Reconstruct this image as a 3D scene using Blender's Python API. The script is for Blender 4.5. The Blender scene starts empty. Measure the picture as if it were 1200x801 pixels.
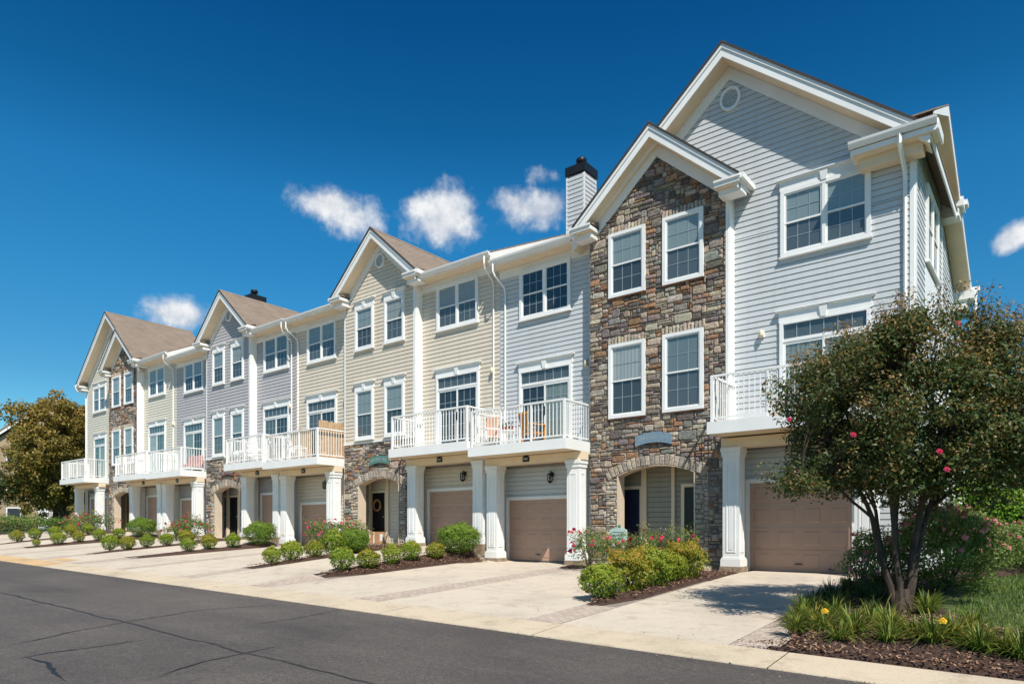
import bpy, math, random
import numpy as np
from mathutils import Vector, Matrix, noise
random.seed(7); RNG = np.random.default_rng(7)
SC = bpy.context.scene; COL = SC.collection
PI = math.pi; rad = math.radians

# ------------------------------------------------------------------ materials
def new_mat(name):
    m = bpy.data.materials.new(name); m.use_nodes = True
    nt = m.node_tree; b = nt.nodes['Principled BSDF']
    return m, nt, b
def N(nt, t, **kw):
    n = nt.nodes.new(t)
    for k, v in kw.items(): setattr(n, k, v)
    return n
def mix_rgb(nt, fac, a, b, mode='MIX'):
    n = N(nt, 'ShaderNodeMix', data_type='RGBA', blend_type=mode)
    for sock, v in ((0, fac), (6, a), (7, b)):
        if isinstance(v, bpy.types.NodeSocket): nt.links.new(v, n.inputs[sock])
        elif sock == 0: n.inputs[0].default_value = v
        else: n.inputs[sock].default_value = (*v, 1) if len(v) == 3 else v
    return n.outputs[2]
def noise_tex(nt, scale, detail=4, rough=.55, coord='Object', vec=None):
    n = N(nt, 'ShaderNodeTexNoise'); n.inputs['Scale'].default_value = scale
    n.inputs['Detail'].default_value = detail; n.inputs['Roughness'].default_value = rough
    if vec is None:
        tc = N(nt, 'ShaderNodeTexCoord'); vec = tc.outputs[coord]
    nt.links.new(vec, n.inputs['Vector'])
    return n
def ramp(nt, fac, stops):
    r = N(nt, 'ShaderNodeValToRGB'); nt.links.new(fac, r.inputs[0])
    e = r.color_ramp.elements
    while len(e) < len(stops): e.new(.5)
    for i, (p, c) in enumerate(stops):
        e[i].position = p; e[i].color = (*c, 1) if len(c) == 3 else c
    return r.outputs[0]
def bump(nt, b, h, dist=.01, strength=.5):
    n = N(nt, 'ShaderNodeBump'); n.inputs['Distance'].default_value = dist; n.inputs['Strength'].default_value = strength
    nt.links.new(h, n.inputs['Height']); nt.links.new(n.outputs[0], b.inputs['Normal'])
def plain(name, col, rough=.6, var=.06, scale=3., metal=0, spec=.4):
    m, nt, b = new_mat(name)
    n = noise_tex(nt, scale, 5)
    c2 = tuple(max(0, c*(1-var*2)) for c in col); c1 = tuple(min(1, c*(1+var)) for c in col)
    nt.links.new(ramp(nt, n.outputs[0], [(.3, c2), (.7, c1)]), b.inputs['Base Color'])
    b.inputs['Roughness'].default_value = rough; b.inputs['Metallic'].default_value = metal
    b.inputs['Specular IOR Level'].default_value = spec
    return m
def siding_mat(name, col):
    m, nt, b = new_mat(name)
    tc = N(nt, 'ShaderNodeTexCoord'); mp = N(nt, 'ShaderNodeMapping'); mp.inputs['Scale'].default_value = (.5, .5, 6)
    nt.links.new(tc.outputs['Object'], mp.inputs[0])
    n = noise_tex(nt, 1.2, 5, vec=mp.outputs[0]); n2 = noise_tex(nt, .35, 3)
    mp2 = N(nt, 'ShaderNodeMapping'); mp2.inputs['Scale'].default_value = (5, 5, .35); nt.links.new(tc.outputs['Object'], mp2.inputs[0]); n4 = noise_tex(nt, 1.0, 5, .65, vec=mp2.outputs[0])
    a = ramp(nt, n.outputs[0], [(.3, tuple(c*.91 for c in col)), (.7, col)])
    a = mix_rgb(nt, .8, a, ramp(nt, n4.outputs[0], [(.34, (.86, .85, .82)), (.52, (1, 1, 1))]), 'MULTIPLY')
    nt.links.new(mix_rgb(nt, n2.outputs[0], a, tuple(c*.9 for c in col), 'MIX'), b.inputs['Base Color'])
    b.inputs['Roughness'].default_value = .55; b.inputs['Specular IOR Level'].default_value = .3
    n3 = noise_tex(nt, 60, 2); bump(nt, b, n3.outputs[0], .001, .3)
    return m
M = {}
M['white'] = plain('white_trim', (.80, .79, .76), .45, .03, 1.5)
M['soffit'] = plain('cream_soffit', (.76, .62, .44), .6, .03)
M['jamb'] = plain('cream_jamb', (.62, .50, .38), .6, .04)
M['sid_blue'] = siding_mat('pale_blue_grey_siding', (.565, .585, .595))
M['sid_cream'] = siding_mat('cream_siding', (.69, .61, .50))
M['sid_grey'] = siding_mat('lavender_grey_siding', (.465, .452, .462))
M['sid_pale'] = siding_mat('pale_yellow_siding', (.70, .655, .555))
M['garage'] = plain('taupe_garage_paint', (.46, .295, .215), .5, .03, 1.0)
M['door'] = plain('navy_door_paint', (.018, .022, .045), .35, .1)
M['door_dark'] = plain('dark_door_paint', (.012, .014, .013), .4, .1)
M['door_gold'] = plain('ochre_door_paint', (.30, .17, .045), .45, .1)
M['black'] = plain('black_metal', (.02, .02, .02), .4, .1, metal=.3)
M['stonebase'] = plain('stone_plinth', (.30, .22, .15), .85, .2, 9)
M['plaque_b'] = plain('slate_blue_plaque', (.19, .27, .33), .5, .1, 20)
M['plaque_g'] = plain('green_plaque', (.10, .21, .17), .5, .1, 20)
M['plaque_r'] = plain('red_plaque', (.16, .06, .05), .5, .1, 20)
M['ink'] = plain('plaque_lettering', (.30, .38, .42), .5, .1)
M['lampglow'] = plain('frosted_lamp_glass', (.72, .62, .42), .3, .03)
M['body'] = plain('house_sheathing', (.25, .24, .22), .9, .05)
M['gold'] = plain('wreath_straw', (.28, .13, .04), .9, .2, 20)
M['cardboard'] = plain('cardboard', (.42, .23, .11), .85, .06, 6)
M['paperlabel'] = plain('paper_label', (.7, .7, .68), .7, .03)
M['orangewood'] = plain('orange_stained_wood', (.55, .23, .04), .5, .12, 8)
M['fence'] = plain('weathered_cedar', (.50, .34, .20), .8, .15, 7)
M['terracotta'] = plain('terracotta', (.45, .13, .05), .8, .1)
M['redpot'] = plain('red_glazed_pot', (.33, .03, .02), .3, .1)
M['peach'] = plain('peach_towel', (.75, .42, .28), .95, .08)
M['plasticw'] = plain('white_resin', (.78, .77, .75), .4, .03)
M['pinkfab'] = plain('pink_patterned_cushion', (.62, .36, .33), .95, .25, 25)
M['mortar'] = plain('grey_mortar', (.25, .21, .175), .95, .15, 20)
M['tar'] = plain('crack_sealant', (.016, .016, .016), .45, .1, 8)
M['signteal'] = plain('pale_teal_sign_paint', (.50, .66, .60), .5, .04)
M['signgreen'] = plain('green_paint', (.02, .22, .13), .4, .05)
M['beige_wall'] = siding_mat('tan_siding', (.42, .31, .20))
M['duct'] = plain('galvanised_metal', (.45, .46, .47), .4, .05, metal=.6)
# glass with what is behind it
def glass_mat():
    m, nt, b = new_mat('window_glass')
    nt.nodes.remove(b)
    out = [n for n in nt.nodes if n.type == 'OUTPUT_MATERIAL'][0]
    tr = N(nt, 'ShaderNodeBsdfTransparent'); tr.inputs[0].default_value = (.86, .90, .90, 1)
    gl = N(nt, 'ShaderNodeBsdfGlossy'); gl.inputs['Roughness'].default_value = .02
    n = noise_tex(nt, 1.1, 1); bp = N(nt, 'ShaderNodeBump'); bp.inputs['Distance'].default_value = .012; bp.inputs['Strength'].default_value = .6
    nt.links.new(n.outputs[0], bp.inputs['Height']); nt.links.new(bp.outputs[0], gl.inputs['Normal'])
    lw = N(nt, 'ShaderNodeLayerWeight'); lw.inputs[0].default_value = .5; pw_ = N(nt, 'ShaderNodeMath', operation='POWER'); nt.links.new(lw.outputs['Facing'], pw_.inputs[0]); pw_.inputs[1].default_value = 3.5
    ma = N(nt, 'ShaderNodeMath', operation='MULTIPLY_ADD'); nt.links.new(pw_.outputs[0], ma.inputs[0]); ma.inputs[1].default_value = .85; ma.inputs[2].default_value = .09
    mx = N(nt, 'ShaderNodeMixShader')
    nt.links.new(ma.outputs[0], mx.inputs[0]); nt.links.new(tr.outputs[0], mx.inputs[1]); nt.links.new(gl.outputs[0], mx.inputs[2])
    nt.links.new(mx.outputs[0], out.inputs[0])
    return m
M['glass'] = glass_mat()
def blind_mat(name, col, vert=False):
    m, nt, b = new_mat(name)
    tc = N(nt, 'ShaderNodeTexCoord'); w = N(nt, 'ShaderNodeTexWave'); w.bands_direction = 'X' if vert else 'Z'
    w.inputs['Scale'].default_value = 3. if vert else 7.; w.inputs['Distortion'].default_value = .6 if vert else .05
    nt.links.new(tc.outputs['Object'], w.inputs[0])
    nt.links.new(ramp(nt, w.outputs[1], [(.0, tuple(c*.72 for c in col)), (.6, col)]), b.inputs['Base Color'])
    b.inputs['Roughness'].default_value = .8
    return m
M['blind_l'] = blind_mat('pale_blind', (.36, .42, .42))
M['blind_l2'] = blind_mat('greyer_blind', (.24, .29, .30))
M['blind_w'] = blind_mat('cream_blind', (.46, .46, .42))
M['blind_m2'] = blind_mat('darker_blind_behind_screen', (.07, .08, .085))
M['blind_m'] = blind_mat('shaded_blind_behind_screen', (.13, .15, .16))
M['dark_room_sheet'] = blind_mat('dark_room', (.022, .03, .042), True)  # no blind here: dark colour stands in for the unlit room behind glass
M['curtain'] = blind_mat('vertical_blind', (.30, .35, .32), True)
M['muntin'] = plain('grey_white_muntin', (.50, .52, .52), .6, .03)
M['darkedge'] = plain('dark_drip_edge', (.05, .04, .035), .8, .1)
M['sillbrown'] = plain('brick_sill', (.22, .10, .05), .9, .2, 12)
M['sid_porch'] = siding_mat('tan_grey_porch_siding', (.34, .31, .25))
M['curtain_w'] = blind_mat('white_curtain', (.55, .56, .54), True)

def shingle_mat():
    m, nt, b = new_mat('brown_shingles')
    uv = N(nt, 'ShaderNodeUVMap'); br = N(nt, 'ShaderNodeTexBrick')
    br.inputs['Scale'].default_value = 1; br.inputs['Brick Width'].default_value = .3; br.inputs['Row Height'].default_value = .13
    br.inputs['Mortar Size'].default_value = .006; br.inputs['Color1'].default_value = (.20, .150, .11, 1)
    br.inputs['Color2'].default_value = (.29, .225, .17, 1); br.inputs['Mortar'].default_value = (.08, .06, .05, 1); br.inputs['Bias'].default_value = 0
    nt.links.new(uv.outputs[0], br.inputs[0])
    n = noise_tex(nt, 60, 3); n2 = noise_tex(nt, 1.3, 4)
    c = mix_rgb(nt, .5, br.outputs[0], ramp(nt, n.outputs[0], [(.35, (.10, .075, .06)), (.65, (.34, .27, .2))]))
    c = mix_rgb(nt, .5, c, ramp(nt, n2.outputs[0], [(.3, (.75, .75, .75)), (.7, (1.15, 1.1, 1.05))]), 'MULTIPLY')
    nt.links.new(c, b.inputs['Base Color']); b.inputs['Roughness'].default_value = .95
    bump(nt, b, br.outputs['Fac'], -.02, .7)
    return m
M['shingle'] = shingle_mat()
def stone_mat():
    m, nt, b = new_mat('fieldstone')
    at = N(nt, 'ShaderNodeAttribute'); at.attribute_name = 'col'
    n = noise_tex(nt, 14, 6, .65); n2 = noise_tex(nt, 45, 4, .6)
    c = mix_rgb(nt, 1., at.outputs[0], ramp(nt, n.outputs[0], [(.3, (.55, .55, .56)), (.5, (1, 1, 1)), (.72, (1.4, 1.3, 1.15))]), 'MULTIPLY')
    nt.links.new(c, b.inputs['Base Color']); b.inputs['Roughness'].default_value = .9; b.inputs['Specular IOR Level'].default_value = .2
    ad = N(nt, 'ShaderNodeMath', operation='ADD'); nt.links.new(n.outputs[0], ad.inputs[0]); nt.links.new(n2.outputs[0], ad.inputs[1])
    bump(nt, b, ad.outputs[0], .035, 1.)
    return m
M['stone'] = stone_mat()
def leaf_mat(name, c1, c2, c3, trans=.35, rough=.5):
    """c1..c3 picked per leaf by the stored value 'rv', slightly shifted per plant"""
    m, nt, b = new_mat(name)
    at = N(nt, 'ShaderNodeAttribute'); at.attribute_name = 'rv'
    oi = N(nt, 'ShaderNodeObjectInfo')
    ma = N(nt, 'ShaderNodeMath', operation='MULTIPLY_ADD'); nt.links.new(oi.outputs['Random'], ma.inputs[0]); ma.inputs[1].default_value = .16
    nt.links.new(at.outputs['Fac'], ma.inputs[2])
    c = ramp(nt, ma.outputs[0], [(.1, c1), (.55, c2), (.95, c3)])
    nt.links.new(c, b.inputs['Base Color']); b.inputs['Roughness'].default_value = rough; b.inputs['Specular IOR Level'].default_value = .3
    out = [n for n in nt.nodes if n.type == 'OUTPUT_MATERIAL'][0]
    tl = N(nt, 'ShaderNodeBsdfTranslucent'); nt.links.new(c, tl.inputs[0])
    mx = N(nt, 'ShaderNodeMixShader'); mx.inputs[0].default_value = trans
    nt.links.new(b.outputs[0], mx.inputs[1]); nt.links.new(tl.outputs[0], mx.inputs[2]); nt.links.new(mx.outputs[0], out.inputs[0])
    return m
M['leaf_shrub'] = leaf_mat('shrub_leaf', (.07, .14, .012), (.22, .31, .028), (.48, .42, .06))
M['leaf_shrub_red'] = leaf_mat('shrub_leaf_flushed', (.08, .15, .015), (.26, .31, .03), (.52, .28, .05))
M['leaf_box'] = leaf_mat('dense_shrub_leaf', (.06, .12, .012), (.15, .25, .025), (.28, .36, .05))
M['leaf_rose'] = leaf_mat('rose_leaf', (.06, .11, .024), (.16, .24, .055), (.32, .30, .09), .4)
M['leaf_myrtle'] = leaf_mat('crape_myrtle_leaf', (.022, .052, .014), (.075, .115, .03), (.27, .15, .045), .32)
M['seed'] = leaf_mat('seed_heads', (.14, .10, .03), (.27, .17, .05), (.36, .21, .08), .25)
M['leaf_mag'] = leaf_mat('bronze_tree_leaf', (.09, .12, .025), (.30, .23, .05), (.58, .30, .08), .4)
M['leaf_dark'] = leaf_mat('dark_tree_leaf', (.025, .055, .012), (.06, .12, .02), (.13, .20, .03), .3)
M['leaf_hedge'] = leaf_mat('hedge_leaf', (.07, .16, .012), (.17, .32, .02), (.28, .42, .04), .35)
M['blade'] = leaf_mat('daylily_blade', (.05, .11, .015), (.15, .22, .03), (.33, .27, .06), .35)
M['blade_dark'] = leaf_mat('liriope_blade', (.015, .035, .010), (.04, .075, .018), (.10, .11, .03), .3)
M['grass'] = leaf_mat('lawn_blade', (.07, .12, .022), (.14, .21, .04), (.26, .29, .08), .35)
M['petal_r'] = leaf_mat('crimson_petal', (.50, .01, .05), (.65, .03, .10), (.75, .10, .18), .3)
M['petal_p'] = leaf_mat('pink_petal', (.65, .14, .18), (.78, .26, .28), (.85, .45, .42), .3)
M['petal_y'] = leaf_mat('yellow_petal', (.80, .42, .01), (.85, .50, .02), (.9, .6, .05), .3)
def bark_mat(name, a, b_):
    m, nt, b = new_mat(name)
    tc = N(nt, 'ShaderNodeTexCoord'); mp = N(nt, 'ShaderNodeMapping'); mp.inputs['Scale'].default_value = (9, 9, 2)
    nt.links.new(tc.outputs['Object'], mp.inputs[0]); n = noise_tex(nt, 2.5, 5, vec=mp.outputs[0])
    nt.links.new(ramp(nt, n.outputs[0], [(.35, a), (.65, b_)]), b.inputs['Base Color']); b.inputs['Roughness'].default_value = .8
    bump(nt, b, n.outputs[0], .02, .5); return m
M['bark'] = bark_mat('smooth_mottled_bark', (.022, .014, .010), (.075, .048, .032))
M['bark2'] = bark_mat('grey_bark', (.06, .05, .04), (.14, .11, .09))

def asphalt_mat():
    m, nt, b = new_mat('asphalt')
    n = noise_tex(nt, 55, 3, .7); n2 = noise_tex(nt, .5, 5, .6); n3 = noise_tex(nt, 260, 2, .8)
    c = ramp(nt, n.outputs[0], [(.30, (.050, .043, .038)), (.55, (.092, .079, .069)), (.74, (.20, .175, .155))])
    c = mix_rgb(nt, 1., c, ramp(nt, n2.outputs[0], [(.32, (.78, .78, .80)), (.5, (1, 1, 1)), (.68, (1.2, 1.19, 1.17))]), 'MULTIPLY')
    c = mix_rgb(nt, 1., c, ramp(nt, n3.outputs[0], [(.4, (.8, .8, .8)), (.62, (1.1, 1.1, 1.1)), (.72, (2.2, 2.1, 2.0))]), 'MULTIPLY')
    tc = N(nt, 'ShaderNodeTexCoord'); mp = N(nt, 'ShaderNodeMapping'); mp.inputs['Scale'].default_value = (.12, 1.1, 1); nt.links.new(tc.outputs['Object'], mp.inputs[0])
    n5 = noise_tex(nt, 1.0, 5, .6, vec=mp.outputs[0]); n6 = noise_tex(nt, 14, 4, .7)
    c = mix_rgb(nt, 1., c, ramp(nt, n5.outputs[0], [(.35, (.84, .84, .85)), (.65, (1.14, 1.13, 1.11))]), 'MULTIPLY')
    c = mix_rgb(nt, 1., c, ramp(nt, n6.outputs[0], [(.35, (.80, .80, .80)), (.65, (1.15, 1.15, 1.15))]), 'MULTIPLY')
    nt.links.new(c, b.inputs['Base Color']); b.inputs['Roughness'].default_value = .85
    bump(nt, b, n.outputs[0], .008, .6); return m
M['asphalt'] = asphalt_mat()
def concrete_mat(name, col, sc=1.):
    m, nt, b = new_mat(name)
    n = noise_tex(nt, .55*sc, 6, .62); n2 = noise_tex(nt, 40, 4, .7); n3 = noise_tex(nt, 2.3, 5, .7)
    c = ramp(nt, n.outputs[0], [(.28, tuple(x*.80 for x in col)), (.5, col), (.75, tuple(min(1, x*1.08) for x in col))])
    c = mix_rgb(nt, .7, c, ramp(nt, n2.outputs[0], [(.3, (.78, .77, .75)), (.6, (1.05, 1.05, 1.05))]), 'MULTIPLY')
    c = mix_rgb(nt, .6, c, ramp(nt, n3.outputs[0], [(.32, (.66, .62, .57)), (.47, (1, 1, 1))]), 'MULTIPLY')
    nt.links.new(c, b.inputs['Base Color']); b.inputs['Roughness'].default_value = .9
    bump(nt, b, n2.outputs[0], .003, .4); return m
M['concrete'] = concrete_mat('driveway_concrete', (.53, .455, .36))
M['curb'] = concrete_mat('curb_concrete', (.52, .43, .31), 1.6)
M['curb_tan'] = concrete_mat('tan_stained_concrete', (.55, .37, .19), 1.6)
M['stoop'] = concrete_mat('stoop_concrete', (.46, .39, .30), 2)
def paver_mat():
    m, nt, b = new_mat('brick_pavers')
    uv = N(nt, 'ShaderNodeUVMap'); br = N(nt, 'ShaderNodeTexBrick')
    br.inputs['Scale'].default_value = 1; br.inputs['Brick Width'].default_value = .2; br.inputs['Row Height'].default_value = .1
    br.inputs['Mortar Size'].default_value = .006; br.inputs['Color1'].default_value = (.42, .33, .27, 1)
    br.inputs['Color2'].default_value = (.51, .43, .35, 1); br.inputs['Mortar'].default_value = (.22, .17, .13, 1)
    nt.links.new(uv.outputs[0], br.inputs[0]); n = noise_tex(nt, 25, 4)
    c = mix_rgb(nt, .7, br.outputs[0], ramp(nt, n.outputs[0], [(.3, (.75, .74, .72)), (.7, (1.1, 1.1, 1.1))]), 'MULTIPLY')
    nt.links.new(c, b.inputs['Base Color']); b.inputs['Roughness'].default_value = .9; bump(nt, b, br.outputs['Fac'], -.006, .6)
    return m
M['paver'] = paver_mat()
def mulch_mat():
    m, nt, b = new_mat('brown_mulch')
    n = noise_tex(nt, 45, 6, .75); v = N(nt, 'ShaderNodeTexVoronoi'); v.inputs['Scale'].default_value = 38
    tc = N(nt, 'ShaderNodeTexCoord'); mp = N(nt, 'ShaderNodeMapping'); mp.inputs['Scale'].default_value = (1, 2.2, 1); mp.inputs['Rotation'].default_value = (0, 0, .7)
    nt.links.new(tc.outputs['Object'], mp.inputs[0]); nt.links.new(mp.outputs[0], v.inputs['Vector'])
    c = mix_rgb(nt, .5, ramp(nt, n.outputs[0], [(.35, (.035, .018, .012)), (.55, (.12, .06, .04)), (.72, (.26, .15, .10))]),
                ramp(nt, v.outputs['Distance'], [(.0, (.16, .085, .055)), (.5, (.04, .02, .014))]))
    nt.links.new(c, b.inputs['Base Color']); b.inputs['Roughness'].default_value = .95
    bump(nt, b, n.outputs[0], .05, .9); return m
M['mulch'] = mulch_mat()
M['chip'] = leaf_mat('bark_chip', (.05, .025, .016), (.14, .075, .048), (.33, .20, .12), 0, .9)
M['soil'] = plain('turf_ground', (.07, .10, .028), .95, .3, 6)

# ------------------------------------------------------------------ mesh builder
class MB:
    def __init__(s): s.v = []; s.f = []; s.c = []; s.rv = []
    def poly(s, pts, rv=None, col=None):
        i = len(s.v); s.v += [tuple(p) for p in pts]; s.f.append(tuple(range(i, i+len(pts))))
        s.rv.append(rv if rv is not None else .5); s.c.append(col)
    def box(s, x0, x1, y0, y1, z0, z1):
        if x0 > x1: x0, x1 = x1, x0
        if y0 > y1: y0, y1 = y1, y0
        if z0 > z1: z0, z1 = z1, z0
        P = [(x0,y0,z0),(x1,y0,z0),(x1,y1,z0),(x0,y1,z0),(x0,y0,z1),(x1,y0,z1),(x1,y1,z1),(x0,y1,z1)]
        for q in ((0,3,2,1),(4,5,6,7),(0,1,5,4),(1,2,6,5),(2,3,7,6),(3,0,4,7)): s.poly([P[k] for k in q])
        return s
    def hexa(s, P):
        for q in ((0,3,2,1),(4,5,6,7),(0,1,5,4),(1,2,6,5),(2,3,7,6),(3,0,4,7)): s.poly([P[k] for k in q])
        return s
    def prism(s, prof, y0, y1):            # profile in (x,z), extruded along y; ccw seen from -y
        a = [(x, y0, z) for x, z in prof]; b = [(x, y1, z) for x, z in prof]; n = len(prof)
        s.poly(a); s.poly(b[::-1])
        for i in range(n): s.poly([a[(i+1) % n], a[i], b[i], b[(i+1) % n]])
        return s
    def prismx(s, prof, x0, x1):           # profile in (y,z), extruded along x
        a = [(x0, y, z) for y, z in prof]; b = [(x1, y, z) for y, z in prof]; n = len(prof)
        s.poly(a[::-1]); s.poly(b)
        for i in range(n): s.poly([a[i], a[(i+1) % n], b[(i+1) % n], b[i]])
        return s
    def tube(s, pts, r, n=8, cap=True):
        pts = [Vector(p) for p in pts]; rs = r if isinstance(r, (list, tuple)) else [r]*len(pts)
        rings = []; up = None
        for i, p in enumerate(pts):
            d = (pts[min(i+1, len(pts)-1)] - pts[max(i-1, 0)]).normalized()
            if up is None: up = Vector((0, 0, 1)) if abs(d.z) < .9 else Vector((1, 0, 0))
            a = d.cross(up).normalized(); b = a.cross(d).normalized(); up = b
            rings.append([p + (a*math.cos(2*PI*k/n) + b*math.sin(2*PI*k/n))*rs[i] for k in range(n)])
        for i in range(len(rings)-1):
            for k in range(n): s.poly([rings[i][k], rings[i][(k+1) % n], rings[i+1][(k+1) % n], rings[i+1][k]])
        if cap: s.poly(rings[0][::-1]); s.poly(rings[-1])
        return s
    def lathe(s, cx, cy, prof, n=16):      # prof: (r,z) from the bottom up
        for i in range(len(prof)-1):
            (r0, z0), (r1, z1) = prof[i], prof[i+1]
            for k in range(n):
                a0, a1 = 2*PI*k/n, 2*PI*(k+1)/n
                s.poly([(cx+r0*math.cos(a0), cy+r0*math.sin(a0), z0), (cx+r0*math.cos(a1), cy+r0*math.sin(a1), z0),
                        (cx+r1*math.cos(a1), cy+r1*math.sin(a1), z1), (cx+r1*math.cos(a0), cy+r1*math.sin(a0), z1)])
        return s
    def xform(s, mat):
        s.v = [tuple(mat @ Vector(p)) for p in s.v]; return s
    def build(s, name, mat, parent=None, smooth=False, uv=False, rv=False, col=False):
        me = bpy.data.meshes.new(name)
        org = Vector((0, 0, 0)); p = parent
        while p is not None: org += p.location; p = p.parent
        me.from_pydata([(a-org.x, b-org.y, c-org.z) for a, b, c in s.v], [], s.f)
        me.materials.append(M[mat] if isinstance(mat, str) else mat)
        if smooth:
            me.polygons.foreach_set('use_smooth', [True]*len(me.polygons))
        if uv:
            l = me.uv_layers.new(name='UVMap'); Z = Vector((0, 0, 1))
            for p in me.polygons:
                n = p.normal
                u = Z.cross(n)
                u = Vector((1, 0, 0)) if u.length < .02 or uv == 'flat' else u.normalized()
                w = n.cross(u).normalized() if uv != 'flat' else Vector((0, 1, 0))
                for li in p.loop_indices:
                    q = Vector(s.v[me.loops[li].vertex_index]); l.data[li].uv = (q.dot(u), q.dot(w))
        if rv:
            a = me.attributes.new('rv', 'FLOAT', 'FACE'); a.data.foreach_set('value', s.rv)
        if col:
            a = me.attributes.new('col', 'FLOAT_COLOR', 'FACE')
            a.data.foreach_set('color', [x for c in s.c for x in ((*c, 1) if c else (.2, .2, .2, 1))])
        me.validate(); me.update()
        if smooth:
            import bmesh
            bm = bmesh.new(); bm.from_mesh(me); bmesh.ops.remove_doubles(bm, verts=bm.verts, dist=1e-4)
            bmesh.ops.recalc_face_normals(bm, faces=bm.faces); bm.to_mesh(me); bm.free()
        o = bpy.data.objects.new(name, me); COL.objects.link(o); o.parent = parent
        return o
def tag(o, label=None, cat=None, group=None, kind=None):
    for k, v in (('label', label), ('category', cat), ('group', group), ('kind', kind)):
        if v: o[k] = v
    return o
def thing(name, loc, label, cat, group=None):
    o = bpy.data.objects.new(name, None); COL.objects.link(o); o.location = loc; o.empty_display_size = .2
    return tag(o, label, cat, group)
def copy_thing(o, loc, rz=0, sc=1., label=None, group=None):
    c = o.copy(); COL.objects.link(c); c.location = loc; c.rotation_euler = (0, 0, rz)
    c.scale = (sc,)*3 if not isinstance(sc, tuple) else sc
    if label: c['label'] = label
    if group: c['group'] = group
    for ch in o.children:
        d = ch.copy(); COL.objects.link(d); d.parent = c
        for g in ch.children:
            e = g.copy(); COL.objects.link(e); e.parent = d
    return c

# ------------------------------------------------------------------ ground
YE, YP = 7.2, 7.93
def z_road(x, y=YE):
    x = max(-90., min(30., x)); return -1.468 - .0175*x
FLX = [-90, -46, -41, -36, -33.9, -33.2, -27, -24.2, -23.2, -20.3, -17, -13.6, -12.9, -2, 30]
FLZ = [.3, .05, 0, -.02, -.1, -.32, -.34, -.36, -.6, -.52, -.47, -.5, -.9, -.93, -.93]
def floor_z(x): return float(np.interp(x, FLX, FLZ))
def G(x, y):
    """height of the ground"""
    zr = z_road(x)
    if y <= YE: return zr
    zp = zr + .06
    if y <= YP: return zr + .06*(y-YE)/(YP-YE)
    zf = floor_z(x)
    s = min(1, (y-YP)/(14.9-YP)); z = zp + (zf-zp)*s
    if x > -3 and y > 14.9: z += (y-14.9)*.07*min(1, (x+3)/2.)
    if x > -3: z += .10*min(1, (x+3)/1.5)*min(1, max(0, (y-YP)/1.5))
    return z
def sheet(name, poly_or_rect, mat, off, nx=24, ny=16, uv=False, kind='structure', noise_amp=0., label=None, zfn=G):
    x0, x1, y0, y1 = poly_or_rect
    b = MB()
    xs = np.linspace(x0, x1, nx+1); ys = np.linspace(y0, y1, ny+1)
    P = [[(x, y, zfn(x, y)+off+(noise_amp*noise.noise(Vector((x*2.3, y*2.3, 3))) if noise_amp else 0)) for x in xs] for y in ys]
    for j in range(ny):
        for i in range(nx): b.poly([P[j][i], P[j][i+1], P[j+1][i+1], P[j+1][i]])
    o = b.build(name, mat, None, smooth=True, uv='flat' if uv else False); return tag(o, kind=kind)
def strip_sheet(name, x0, x1, y0, y1, mat, off, **k):
    nx = max(2, int((x1-x0)/.5)); ny = max(2, int((y1-y0)/.5)); return sheet(name, (x0, x1, y0, y1), mat, off, nx, ny, **k)
# far ground, reaching the horizon
gxs = [-900, -300, -150, -90, -70] + list(np.arange(-60, 12, .5)) + [14, 20, 30, 60, 150, 600]
gys = [6.9, 7.93, 8.4, 9, 9.7, 10.4, 11, 12, 13, 14, 14.9, 16, 18, 20, 23, 26, 30, 40, 70, 150, 400, 900]
b = MB()
def GG(x, y): return G(x, min(y, 26)) - .08
P = [[(x, y, GG(x, y)) for x in gxs] for y in gys]
for j in range(len(gys)-1):
    for i in range(len(gxs)-1): b.poly([P[j][i], P[j][i+1], P[j+1][i+1], P[j+1][i]])
tag(b.build('ground', 'soil', smooth=True), kind='structure')
b = MB()
rx = [-900, -300, -90, -60, -40, -20, -10, 0, 10, 30, 100, 600]; ry = [-400, -60, -20, -8, 0, 4, YE]
def RZ(x, y): return z_road(x) + (.02*min(1, (YE-y)/4) if y > -8 else .02)
P = [[(x, y, RZ(x, y)) for x in rx] for y in ry]
for j in range(len(ry)-1):
    for i in range(len(rx)-1): b.poly([P[j][i], P[j][i+1], P[j+1][i+1], P[j+1][i]])
tag(b.build('road', 'asphalt', smooth=True), kind='structure')
# crack sealant lines on the asphalt (ground coordinates in metres)
CRACKS = [([(-15.863, 4.141), (-10.203, 4.107), (-7.016, 4.032), (-4.802, 4.027), (-3.52, 3.998)], 0.022), ([(-9.13, 2.383), (-9.773, 3.297), (-10.191, 4.1), (-10.761, 5.396), (-10.619, 6.913)], 0.014), ([(-8.747, 4.979), (-8.836, 5.752), (-9.319, 7.214)], 0.012), ([(-6.394, 2.83), (-6.813, 3.453), (-6.94, 4.033), (-7.098, 4.574)], 0.016), ([(-8.241, 2.151), (-8.429, 2.608), (-8.416, 3.015), (-8.567, 3.77)], 0.016), ([(-8.304, 2.411), (-7.895, 2.443), (-7.485, 2.39), (-7.128, 2.304), (-6.863, 2.26)], 0.03), ([(-13.131, 3.428), (-13.304, 4.065), (-13.382, 4.737)], 0.012), ([(-6.035, 2.93), (-6.162, 3.173)], 0.02), ([(-5.62, 3.97), (-5.343, 3.971)], 0.01)]
b = MB()
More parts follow.
